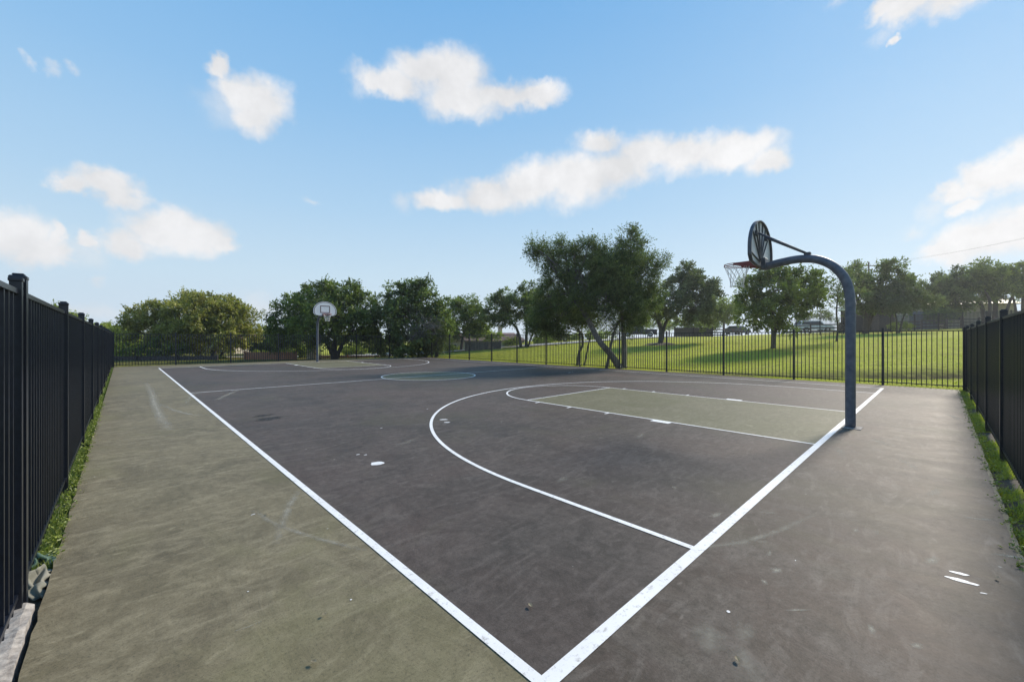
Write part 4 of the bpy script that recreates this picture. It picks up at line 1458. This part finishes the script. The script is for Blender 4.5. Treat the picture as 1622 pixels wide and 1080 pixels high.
# bright leafy runners spilling over both slab edges
def leafy(name, label, pts, nl, size):
    Cs = []
    for (x, y, r) in pts:
        Cs.append(np.stack([x + rng.normal(size=nl) * r, y + rng.normal(size=nl) * r, np.abs(rng.normal(size=nl)) * 0.03 + 0.0], 1))
    C_ = np.concatenate(Cs)
    ld = unit(rng.normal(size=C_.shape) * np.array([1, 1, .5]))
    un = unit(np.cross(ld, rng.normal(size=C_.shape)))
    sz = size * rng.uniform(.6, 1.4, (len(C_), 1))
    o = leaves_mesh(name, M['weed'], None, C_, ld * sz, un * sz * .5, rng.uniform(.2, 1, len(C_)), (0, 0, 0))
    tag(o, label, kind='stuff')
    o['category'] = 'weeds'
leafy('weed_patch', 'leafy weeds spilling over the slab edge by the left fence', [(-1.70, 3.0 + .28 * i + random.uniform(-.1, .1), .028) for i in range(34)], 70, 0.013)
leafy('weed_patch', 'leafy runners spilling over the slab edge by the right-hand fence',
      [(x, -1.63 + random.uniform(-.02, .04), .035) for x in np.arange(3.0, 16.3, .32)], 46, 0.013)

# soil in both gaps, lower than the slab
b = MB()
b.box((-1.80, 14, -0.10), (0.24, 31, 0.06))
b.build('soil_strip', M['soil'])
tag(bpy.data.objects['soil_strip'], 'dark soil in the gap under the left fence', kind='structure')
b = MB()
b.box((8.4, -1.72, -0.10), (17.4, 0.22, 0.06))
tag(b.build('soil_strip', M['soil']), 'dark soil in the gap under the right-hand fence', kind='structure')

# ------------------------------------------------------------------ small things by the left fence
def rock_block():
    # rough broken concrete beam lying along the fence
    n, m = 26, 8
    vs, fs = [], []
    x0, x1 = -1.945, -1.69
    y0, y1 = 0.55, 2.40
    def hx(i, j):
        return random.uniform(-.006, .006)
    prof = [(-.0, -.12), (.0, -.01), (.02, .018), (.08, .03), (.16, .032), (.22, .026), (.25, .005), (.255, -.12)]
    for i in range(n + 1):
        t = i / n
        y = y0 + (y1 - y0) * t
        for j, (a, z) in enumerate(prof):
            jag = random.uniform(-.004, .004)
            cut = -0.05 * (a / .25) * (1 if i == n else 0)
            vs.append((x0 + a + jag * (1 if j else 0), y + cut + random.uniform(-.006, .006), z + random.uniform(-.006, .006) + .012 * math.sin(t * 9 + j)))
    k = len(prof)
    for i in range(n):
        for j in range(k - 1):
            a = i * k + j
            fs.append((a, a + 1, a + k + 1, a + k))
    fs.append(tuple(range(k - 1, -1, -1)))
    fs.append(tuple(range(n * k, n * k + k)))
    b = MB()
    b.add(vs, fs)
    o = b.build('concrete_kerb', M['concrete'])
    tag(o, 'rough pale concrete block lying at the foot of the left fence, bottom left corner', 'kerb block')
rock_block()

def cloth(name, label, cx, cy, sx, sy, h, mat, seed):
    r = random.Random(seed)
    n = 34
    vs, fs = [], []
    ph = [r.uniform(0, 6.28) for _ in range(8)]
    for i in range(n + 1):
        for j in range(n + 1):
            u, w = i / n - .5, j / n - .5
            e = max(0, 1 - (abs(u) * 2) ** 3) * max(0, 1 - (abs(w) * 2) ** 3)
            fold = (math.sin(w * 11 + ph[0] + 1.6 * math.sin(u * 5 + ph[1])) * .5 + .5) ** 1.3
            fold += .6 * (math.sin(w * 17 + ph[2] + 2 * math.sin(u * 8 + ph[3])) * .5 + .5) ** 2
            z = -0.05 + h * e * (.25 + .6 * fold)
            x = cx + u * sx * (1 + .18 * math.sin(w * 9 + ph[4])) + .02 * math.sin(w * 21 + ph[6])
            y = cy + w * sy * (1 + .18 * math.sin(u * 8 + ph[5])) + .02 * math.sin(u * 19 + ph[7])
            vs.append((x, y, z))
    for i in range(n):
        for j in range(n):
            a = i * (n + 1) + j
            fs.append((a, a + n + 1, a + n + 2, a + 1))
    b = MB()
    b.add(vs, fs)
    o = b.build(name, mat, smooth=True)
    so = o.modifiers.new('thickness', 'SOLIDIFY')
    so.thickness = 0.004
    tag(o, label, 'cloth')
    return o
cloth('crumpled_cloth', 'crumpled grey green cloth at the foot of the tallest left fence post', -1.735, 2.74, .16, .34, .10, M['tarp'], 3)
cloth('crumpled_cloth', 'small dark green rag behind the larger grey cloth by the left fence', -1.74, 3.08, .13, .22, .09, M['tarp_green'], 5)

# dry leaves and twigs on the court
M['dry'] = simple('dry_leaf', (0.12, 0.10, 0.06), (0.24, 0.21, 0.14), 50, 0.85, 0, 0)
def dry_leaf(px, py, s, rot, lab):
    x, y = ground(px, py)
    b = MB()
    n = 10
    vs = []
    for i in range(n + 1):
        t = i / n
        wv = math.sin(math.pi * t) ** .8 * .32 * s
        z = 0.012 + .10 * s * abs(t - .5)
        for k in (-1, 0, 1):
            lx, ly = (t - .5) * s, k * wv
            vs.append((x + lx * math.cos(rot) - ly * math.sin(rot), y + lx * math.sin(rot) + ly * math.cos(rot), z + (.12 * s if k else 0) * math.sin(math.pi * t) + .003))
    fs = []
    for i in range(n):
        for k in (0, 1):
            a = i * 3 + k
            fs.append((a, a + 1, a + 4, a + 3))
    b.add(vs, fs)
    b.tube([(x - .5 * s * math.cos(rot), y - .5 * s * math.sin(rot), .03), (x - .8 * s * math.cos(rot), y - .8 * s * math.sin(rot), .024)], .0012, 4)
    o = b.build('dry_leaf', M['dry'])
    tag(o, lab, 'leaf', 'dry leaves scattered on the court')
dry_leaf(1168, 1048, .035, .6, 'pale dry leaf at the bottom of the photo right of the baseline corner')
dry_leaf(840, 962, .035, 1.2, 'thin curled leaf inside the court close to the left sideline')
dry_leaf(497, 1052, .03, 2.2, 'small twiggy leaf on the olive apron at the bottom of the photo')
dry_leaf(1579, 918, .03, .2, 'small dark leaf near the white paint spots by the right-hand fence')
dry_leaf(514, 976, .028, .2, 'pale leaf on the olive apron left of the sideline')
dry_leaf(425, 815, .028, .9, 'small leaf on the olive apron beside the long skid mark')

# ------------------------------------------------------------------ beyond the fences
def strip_road(name, pix, wid, mat, dz, label):
    pts = [at(px, v) for px, v in pix]
    Q = []
    for i in range(len(pts) - 1):
        for t in np.linspace(0, 1, 16, endpoint=False):
            Q.append((pts[i][0] * (1 - t) + pts[i + 1][0] * t, pts[i][1] * (1 - t) + pts[i + 1][1] * t))
    Q.append(pts[-1])
    vs, fs = [], []
    n = len(Q)
    K = 5
    for i in range(n):
        a, c = Q[max(i - 1, 0)], Q[min(i + 1, n - 1)]
        tx, ty = c[0] - a[0], c[1] - a[1]
        l = math.hypot(tx, ty)
        for k in range(K):
            o_ = (k / (K - 1) - .5) * wid
            x, y = Q[i][0] - ty / l * o_, Q[i][1] + tx / l * o_
            vs.append((x, y, tz(x, y) + dz))
    for i in range(n - 1):
        for k in range(K - 1):
            a = i * K + k
            fs.append((a, a + 1, a + K + 1, a + K))
    b = MB()
    b.add(vs, fs)
    tag(b.build(name, mat), label, kind='structure')
strip_road('road', [(560, 40), (640, 43), (720, 47), (790, 49), (880, 51), (960, 55), (1060, 62), (1180, 66), (1300, 68), (1420, 74)], 6.5, M['road'], 0.09,
           'pale road running behind the lawn')
strip_road('path', [(150, 34.5), (300, 36.5), (420, 38), (520, 39), (600, 40.5)], 1.6, M['road'], 0.06, 'pale path beyond the far fence')

def plank_fence(name, label, x0, y0, x1, y1, z0, z1, mat, bw=0.14, posts=True, gap=0.0):
    t = thing(name, label, 'fence', (x0, y0, z0))
    dx, dy = x1 - x0, y1 - y0
    l = math.hypot(dx, dy)
    rz = math.atan2(dy, dx)
    n = max(2, int(l / bw))
    b = MB()
    for i in range(n):
        tt = (i + .5) / n
        dz = random.uniform(-.015, .015)
        x, y = x0 + dx * tt, y0 + dy * tt
        b.box((x, y, (z0 + z1 + dz) / 2), (bw * (.92 - gap), .022, z1 + dz - z0), rz + random.uniform(-.02, .02))
    b.build('boards', mat, t)
    r = MB()
    for zz in (z0 + (z1 - z0) * .25, z0 + (z1 - z0) * .8):
        r.box((x0 + dx / 2 - math.sin(rz) * .035, y0 + dy / 2 + math.cos(rz) * .035, zz), (l, .04, .08), rz)
    r.build('rails', mat, t)
    np2 = max(2, int(l / 2.4) + 1)
    for i in range(np2):
        tt = i / (np2 - 1)
        p = MB()
        p.box((x0 + dx * tt + math.sin(rz) * .07, y0 + dy * tt - math.cos(rz) * .07, (z0 + z1 + .08) / 2), (.1, .1, z1 + .08 - z0), rz)
        p.build('post', mat, t)
    return t
def pf(label, pa, va, pb, vb, ytop, ybot, mat, **kw):
    xa, ya = at(pa, va)
    xb, yb = at(pb, vb)
    vm = (va + vb) / 2
    plank_fence('plank_fence', label, xa, ya, xb, yb, zat(ybot, vm), zat(ytop, vm), mat, **kw)
pf('low dark plank fence beyond the far left corner', 150, 32.0, 345, 33.0, 564, 579, M['dark_wood'])
pf('red brown plank fence left of the far hoop', 388, 33.6, 470, 34.0, 557.5, 577, M['brown_wood'])
pf('low red brown plank fence right of the far hoop', 500, 36.5, 600, 37.5, 563, 575, M['brown_wood'])
pf('dark plank enclosure in front of the red roofed house', 737, 44, 792, 45, 541, 561, M['mauve_wood'])
pf('long dark plank fence on the ridge right of the forked oak', 1068, 50, 1128, 52, 519, 533, M['dark_wood'])

# stone pillar beside the brown plank fence
x, y = at(494, 34.4)
t = thing('stone_pillar', 'tan stone pillar next to the far hoop pole', 'pillar', (x, y, -.3))
b = MB()
zt = zat(550, 34.4)
for k in range(8):
    z0, z1_ = -.3 + (zt + .3) * k / 8, -.3 + (zt + .3) * (k + 1) / 8 - .012
    b.box((x + random.uniform(-.015, .015), y + random.uniform(-.015, .015), (z0 + z1_) / 2), (.58 + random.uniform(-.03, .03), .58 + random.uniform(-.03, .03), z1_ - z0), -YAW, .02)
b.box((x, y, (zt - .3) / 2), (.54, .54, zt + .3 - .02), -YAW)
b.build('shaft', M['stone'], t)
MB().box((x, y, zt + .05), (.72, .72, .1), -YAW, .02).build('cap', M['stone'], t)
x, y = at(263, 34.2)
t = thing('stone_pillar', 'narrow pale stone pillar under the olive oak', 'pillar', (x, y, -.3))
b = MB()
zt = zat(559, 34.2)
for k in range(7):
    z0, z1_ = -.3 + (zt + .3) * k / 7, -.3 + (zt + .3) * (k + 1) / 7 - .012
    b.box((x + random.uniform(-.015, .015), y, (z0 + z1_) / 2), (.34 + random.uniform(-.03, .03), .34, z1_ - z0), -YAW, .02)
b.build('shaft', M['stone'], t)
MB().box((x, y, zt + .04), (.44, .44, .08), -YAW, .02).build('cap', M['stone'], t)

# ranch rail fence on the ridge
def rail_fence(label, pix, base_y, h):
    pts = []
    for (px, v), by_ in zip(pix, base_y):
        x, y = at(px, v)
        pts.append((x, y, tz(x, y)))
    t = thing('rail_fence', label, 'fence', pts[0])
    Q = []
    for i in range(len(pts) - 1):
        a, c = Vector(pts[i]), Vector(pts[i + 1])
        n = max(1, round((c - a).length / 2.6))
        for k in range(n):
            q = a.lerp(c, k / n)
            Q.append(Vector((q.x, q.y, tz(q.x, q.y))))
    Q.append(Vector(pts[-1]))
    for q in Q:
        MB().box((q.x, q.y, q.z + h / 2 + .03), (.16, .16, h + .16), .3).build('post', M['mauve_wood'], t)
    for i in range(len(Q) - 1):
        a, c = Q[i], Q[i + 1]
        d = (c - a)
        rz = math.atan2(d.y, d.x)
        for f in (.25, .58, .92):
            z = (a.z + c.z) / 2 + h * f
            b = MB()
            m_ = (a + c) / 2
            b.box((m_.x - math.sin(rz) * .1, m_.y + math.cos(rz) * .1, z), (d.length + .05, .04, .14), rz)
            b.build('rail', M['mauve_wood'], t)
rail_fence('brown three-rail fence along the ridge on the right, in front of the beige building', [(1240, 52), (1330, 50), (1420, 50), (1500, 50), (1600, 52)], [522] * 5, 1.15)
rail_fence('short brown rail fence in front of the grey car', [(1128, 54), (1175, 54)], [526] * 2, 1.0)

# second black picket fence on the ridge
sp = []
v_of = lambda px: 41.0
a0, a1 = Vector(at(1225, 43)), Vector(at(1640, 42))
n2 = round((a1 - a0).length / 2.5)
pts2 = [tuple(a0.lerp(a1, k / n2)) for k in range(n2 + 1)]
fence_run('ridge_fence', 'second black picket fence standing on the grassy ridge at the right', pts2, [tz(x, y) - .02 for x, y in pts2], 1.75, 18, None, w=0.09, pk=0.026, br=False)

# ------------------------------------------------------------------ buildings
def wall_box(parent, name, cx, cy, z0, z1_, wx, wy, rz, mat):
    return MB().box((cx, cy, (z0 + z1_) / 2), (wx, wy, z1_ - z0), rz).build(name, mat, parent)

def loc2(cx, cy, rz, lx, ly):
    return cx + lx * math.cos(rz) - ly * math.sin(rz), cy + lx * math.sin(rz) + ly * math.cos(rz)

def gable_roof(parent, cx, cy, ze, zr, wx, wy, rz, mat, over=.4, hip=0.0, th=.12):
    b = MB()
    hx, hy = wx / 2 + over, wy / 2 + over
    rx = hx - hip
    pts = [(-hx, -hy, ze), (hx, -hy, ze), (hx, hy, ze), (-hx, hy, ze), (-rx, 0, zr), (rx, 0, zr)]
    low = [(p[0], p[1], p[2] - th) for p in pts]
    allp = [(*loc2(cx, cy, rz, p[0], p[1]), p[2]) for p in pts + low]
    fs = [(0, 1, 5, 4), (2, 3, 4, 5), (1, 2, 5), (3, 0, 4), (6, 7, 1, 0), (7, 8, 2, 1), (8, 9, 3, 2), (9, 6, 0, 3), (9, 8, 7, 6)]
    b.add(allp, fs)
    return b.build('roof', mat, parent)

def window(parent, cx, cy, rz, lx, ly, z, w, h, face=-1):
    x, y = loc2(cx, cy, rz, lx, ly + face * .03)
    fr = MB()
    for (ox, oz, ww, hh) in ((0, h / 2, w + .1, .08), (0, -h / 2, w + .1, .08), (-w / 2, 0, .08, h - .08), (w / 2, 0, .08, h - .08)):
        xx, yy = loc2(x, y, rz, ox, 0)
        fr.box((xx, yy, z + oz), (ww, .1, hh), rz)
    f = fr.build('window', M['white_trim'], parent)
    MB().box((x, y, z), (w - .08, .05, h - .08), rz).build('pane', M['glass_dark'], f)

# red-roofed house in the middle
v = 78
cx_, cy_ = at(728, v)
zb = tz(cx_, cy_) - .1
h = thing('house', 'low beige house with a reddish hipped roof seen through the fence in the middle', 'house', (cx_, cy_, zb), 'houses beyond the park')
ze = zat(540, v)
wall_box(h, 'wall', cx_, cy_, zb, ze, 12, 8, -YAW, M['stucco'])
gable_roof(h, cx_, cy_, ze + .12, zat(527, v), 12, 8, -YAW, M['red_roof'], .5, 3.0)
for lx in (-3.6, -.6, 2.6):
    window(h, cx_, cy_, -YAW, lx, -4, (zb + ze) / 2 + .2, 1.2, 1.1)
v = 84
cx_, cy_ = at(795, v)
zb = tz(cx_, cy_) - .1
h = thing('house', 'second beige house with a reddish roof and tan chimney, left of the twin-trunk oak', 'house', (cx_, cy_, zb), 'houses beyond the park')
ze = zat(540, v)
wall_box(h, 'wall', cx_, cy_, zb, ze, 9, 7, -YAW, M['stucco'])
rf = gable_roof(h, cx_, cy_, ze + .12, zat(527, v), 9, 7, -YAW, M['red_roof'], .5, 2.5)
chx, chy = loc2(cx_, cy_, -YAW, -.4, 1)
MB().box((chx, chy, zat(525, v)), (.9, .9, 2.6), -YAW, .02).build('chimney', M['stone'], rf)
window(h, cx_, cy_, -YAW, -2, -3.5, (zb + ze) / 2 + .2, 1.2, 1.1)
window(h, cx_, cy_, -YAW, 2, -3.5, (zb + ze) / 2 + .2, 1.2, 1.1)
# house behind the olive oak
v = 52
cx_, cy_ = at(318, v)
zb = -.35
h = thing('house', 'sunlit beige house glimpsed behind the trunks of the olive oak', 'house', (cx_, cy_, zb), 'houses beyond the park')
ze = zat(548, v) + .6
wall_box(h, 'wall', cx_, cy_, zb, ze, 13, 7, -YAW, M['stucco'])
gable_roof(h, cx_, cy_, ze + .12, ze + 1.8, 13, 7, -YAW, M['red_roof'], .5, 2.5)
for lx in (-3, 1.6, 4.6):
    window(h, cx_, cy_, -YAW, lx, -3.5, .95, 1.2, 1.1)
# beige building on the ridge
v = 64
cx_, cy_ = at(1496, v)
zb = tz(cx_, cy_) - .3
rz = -YAW - .25
h = thing('building', 'long beige building with a tan gabled roof on the ridge at the right', 'building', (cx_, cy_, zb))
ze = zat(486, v)
wall_box(h, 'wall', cx_, cy_, zb, ze, 11.5, 8, rz, M['stucco'])
gable_roof(h, cx_, cy_, ze + .12, zat(471, v), 11.5, 8, rz, M['tan_roof'], .5)
for lx in (-3.8, -1, 2.4):
    window(h, cx_, cy_, rz, lx, -4, (zb + ze) / 2 + .3, 1.1, 1.3)
# garage
v = 58
cx_, cy_ = at(1425, v)
zb = tz(cx_, cy_) - .2
rz = -YAW - .1
h = thing('garage', 'pale grey garage with a wide slate grey door behind the lighter bushy tree', 'garage', (cx_, cy_, zb))
ze = zat(488, v)
wall_box(h, 'wall', cx_, cy_, zb, ze, 6.0, 6, rz, M['stucco'])
gable_roof(h, cx_, cy_, ze + .12, ze + 1.4, 6.0, 6, rz, M['tan_roof'], .35)
dx_, dy_ = loc2(cx_, cy_, rz, 0.6, -3.04)
dd = MB()
for k in range(4):
    hh = (ze - zb - .8) / 4
    dd.box((dx_, dy_, zb + .15 + hh * (k + .5)), (3.4, .06, hh - .03), rz)
dd.build('garage_door', M['grey_door'], h)
# shed
v = 50
cx_, cy_ = at(1373, v)
zb = tz(cx_, cy_) - .1
rz = -YAW
h = thing('shed', 'small dark brown wooden shed with a pale roof edge under the spreading oak', 'shed', (cx_, cy_, zb))
ze = zat(491, v)
wall_box(h, 'wall', cx_, cy_, zb, ze, 4.0, 3, rz, M['dark_wood'])
gable_roof(h, cx_, cy_, ze + .12, ze + .8, 4.0, 3, rz, M['white_trim'], .25)
sx_, sy_ = loc2(cx_, cy_, rz, -.3, -1.53)
MB().box((sx_, sy_, zb + 1.0), (.9, .05, 1.9), rz).build('door', M['mauve_wood'], h)

# ------------------------------------------------------------------ vehicles
def car(name, label, px, v, yaw, paint, kind):
    """profile in (length, height); x forward"""
    cx_, cy_ = at(px, v)
    zb = tz(cx_, cy_) + .10
    t = thing(name, label, 'car' if kind != 'pickup' else 'pickup truck', (cx_, cy_, zb), 'vehicles parked beyond the lawn')
    if kind == 'suv':
        prof = [(-2.35, .45), (-2.40, .95), (-2.28, 1.10), (-2.05, 1.66), (-1.9, 1.72), (.35, 1.74), (.62, 1.68), (1.15, 1.12), (2.15, 1.0), (2.38, .82), (2.42, .45)]
        glass = [(-2.1, 1.16), (-1.93, 1.58), (.50, 1.60), (.98, 1.14)]
        W2, R_, ax_ = .93, .38, (-1.45, 1.5)
    elif kind == 'sedan':
        prof = [(-2.25, .42), (-2.3, .85), (-2.15, 1.0), (-1.55, 1.05), (-.95, 1.42), (.3, 1.44), (1.05, 1.0), (2.0, .88), (2.25, .68), (2.28, .42)]
        glass = [(-1.45, 1.06), (-.9, 1.36), (.26, 1.38), (.85, 1.02)]
        W2, R_, ax_ = .88, .33, (-1.4, 1.4)
    else:
        prof = [(-2.75, .55), (-2.8, 1.15), (-.75, 1.18), (-.65, 1.80), (.55, 1.82), (1.1, 1.25), (2.35, 1.15), (2.6, .95), (2.62, .5)]
        glass = [(-.6, 1.25), (-.56, 1.72), (.5, 1.74), (.95, 1.27)]
        W2, R_, ax_ = .96, .40, (-1.75, 1.7)
    cs, sn = math.cos(yaw), math.sin(yaw)
    def P(a, c, hh):
        # narrow the cabin towards the roof
        k = 1 - .16 * max(0, (c - 1.0)) / .75
        lx, ly = a, hh * k
        return (cx_ + lx * cs - ly * sn, cy_ + lx * sn + ly * cs, zb + c)
    b = MB()
    # body with wheel arches
    low = []
    for a in (ax_[1], ax_[0]):
        for q in range(7):
            an = math.pi * q / 6
            low.append((a + (R_ + .07) * math.cos(an), max(.28, R_ + (R_ + .07) * math.sin(an) * .95)))
    poly = prof[::1]
    poly = [(prof[0][0], .30)] + prof + [(prof[-1][0], .30)] + low
    n = len(poly)
    # side caps need triangulation-safe ngons: ok for blender
    b.prism(poly, -W2, W2, P)
    body = b.build('body', paint, t)
    g = MB()
    for s in (-1, 1):
        g.prism(glass, s * (W2 + .004), s * (W2 - .02), P)
    # windscreen and rear screen
    g.build('side_windows', M['glass_dark'], t)
    ws = MB()
    if kind == 'suv':
        fr_, re_ = ((.68, 1.60), (1.08, 1.18)), ((-2.09, 1.60), (-2.26, 1.16))
    elif kind == 'sedan':
        fr_, re_ = ((.38, 1.38), (.95, 1.05)), ((-1.02, 1.37), (-1.45, 1.11))
    else:
        fr_, re_ = ((.62, 1.73), (1.03, 1.31)), ((-.665, 1.7), (-.75, 1.26))
    for (p, q), s in ((fr_, 1), (re_, -1)):
        ws.add([P(p[0] + s * .03, p[1] + .02, -W2 * .86), P(p[0] + s * .03, p[1] + .02, W2 * .86), P(q[0] + s * .03, q[1] + .02, W2 * .9), P(q[0] + s * .03, q[1] + .02, -W2 * .9)], [(0, 1, 2, 3)])
    ws.build('windscreen', M['glass_dark'], t)
    for a in ax_:
        for s in (-1, 1):
            c1 = P(a, R_, s * (W2 - .24))
            c2 = P(a, R_, s * (W2 - .01))
            w_ = thing('wheel', None, None, (0, 0, 0)) if False else None
            wb = MB()
            wb.tube([c1, c2], R_, 18)
            wo = wb.build('wheel', M['tyre'], t)
            hb = MB()
            c3 = P(a, R_, s * (W2 + .005))
            hb.tube([c2, c3], R_ * .6, 14)
            hb.build('rim', M['rim_alloy'], wo)
    for s in (-1, 1):
        h1 = MB()
        fx, fz = prof[-2]
        hxp = P(fx - .03, fz - .02, s * (W2 - .22))
        h1.box(hxp, (.12, .32, .14), yaw, .02)
        h1.build('headlight', M['lamp_clear'], t)
        h2 = MB()
        rx, rzz = prof[1]
        hxp = P(rx + .02, rzz - .02, s * (W2 - .14))
        h2.box(hxp, (.1, .2, .24), yaw, .02)
        h2.build('tail_light', M['lamp_red'], t)
    if kind == 'pickup':
        bed = MB()
        bed.box(P(-1.72, 1.19, 0), (1.8, W2 * 1.6, .03), yaw)
        bed.build('bed_cover', M['tyre'], t)
    rr = MB()
    for s in (-1, 1):
        rr.box(P(prof[3 if kind != 'pickup' else 3][0] * 0 + .75, 1.13, s * (W2 + .09)), (.12, .18, .13), yaw, .02)
    rr.build('mirror', paint, t)
    return t
YW = -YAW
car('parked_suv', 'white sport utility vehicle parked side-on between the round oak and the near hoop pole', 1288, 62, YW - .1, M['car_white'], 'suv')
car('parked_car', 'grey car partly hidden behind the round oak and rail fence', 1168, 66, YW + .5, M['car_grey'], 'sedan')
car('parked_pickup', 'dark navy pickup parked right of the tall juniper crown', 1012, 66, YW + math.pi - .35, M['car_dark'], 'pickup')
car('parked_suv', 'black sport utility vehicle parked left of the tall juniper, at the road edge', 878, 66, YW + .5, M['car_dark'], 'suv')

# utility pole with crossarms and wires
v = 74
x, y = at(1376, v)
zb = tz(x, y)
t = thing('utility_pole', 'wooden utility pole with crossarm rising above the spreading oak', 'utility pole', (x, y, zb))
zt = zat(415, v)
MB().tube([(x, y, zb), (x, y, zt)], [.17, .12], 10).build('pole', M['pole_wood'], t)
for zz, w_ in ((zat(421, v), 2.0), (zat(428, v), 1.5)):
    MB().box((x, y + .0, zz), (w_ * 1.0, .11, .13), -YAW).build('crossarm', M['pole_wood'], t)
for k in (-.85, -.35, .35, .85):
    xx, yy = loc2(x, y, -YAW, k, 0)
    MB().tube([(xx, yy, zat(421, v) + .065), (xx, yy, zat(421, v) + .25)], [.05, .035], 8).build('insulator', M['board_back'], t)
for k, off in ((-.85, 0), (.85, 0.0)):
    xx, yy = loc2(x, y, -YAW, k, 0)
    ex, ey = at(1760, 46)
    b = MB()
    pts = []
    p0, p1 = Vector((xx, yy, zat(421, v) + .25)), Vector((ex, ey + k, zat(345, 46)))
    for i in range(25):
        s = i / 24
        q = p0.lerp(p1, s)
        q.z -= 1.3 * 4 * s * (1 - s) * .5
        pts.append(q)
    b.tube(pts, .007, 4)
    tag(b.build('power_line', M['tyre']), 'thin %s wire running right from the utility pole' % ('upper' if k > 0 else 'lower'), 'wire', 'wires from the utility pole')

# mulch ring under the forked oak
x, y = at(1045, 38)
b = MB()
n = 28
vs = [(x, y, tz(x, y) + .14)]
for i in range(n):
    a = 2 * math.pi * i / n
    r_ = 1.5 + random.uniform(-.1, .1)
    vs.append((x + r_ * .6 * math.cos(a), y + r_ * .6 * math.sin(a), tz(x + r_ * .6 * math.cos(a), y + r_ * .6 * math.sin(a)) + .12))
for i in range(n):
    a = 2 * math.pi * i / n
    r_ = 1.5 + random.uniform(-.1, .1)
    vs.append((x + r_ * math.cos(a), y + r_ * math.sin(a), tz(x + r_ * math.cos(a), y + r_ * math.sin(a)) - .03))
fs = [(0, 1 + i, 1 + (i + 1) % n) for i in range(n)] + [(1 + i, 1 + n + i, 1 + n + (i + 1) % n, 1 + (i + 1) % n) for i in range(n)]
b.add(vs, fs)
tag(b.build('mulch_ring', M['soil']), 'dark mulch ring round the forked oak trunk', kind='structure')

# ------------------------------------------------------------------ haze
hz = MB()
hz.box((35, 35, 13.5), (620, 620, 36))
hm = bpy.data.materials.new('thin_haze')
hm.use_nodes = True
hn = hm.node_tree
hn.nodes.clear()
ho = hn.nodes.new('ShaderNodeOutputMaterial')
pv = hn.nodes.new('ShaderNodeVolumePrincipled')
pv.inputs['Color'].default_value = (0.92, 0.94, 1.0, 1)
pv.inputs['Density'].default_value = 0.00055
pv.inputs['Anisotropy'].default_value = 0.6
hn.links.new(pv.outputs[0], ho.inputs['Volume'])
o = hz.build('haze', hm)
tag(o, kind='stuff')

# ------------------------------------------------------------------ tidy the helper property
for o in bpy.data.objects:
    if '_o' in o:
        del o['_o']
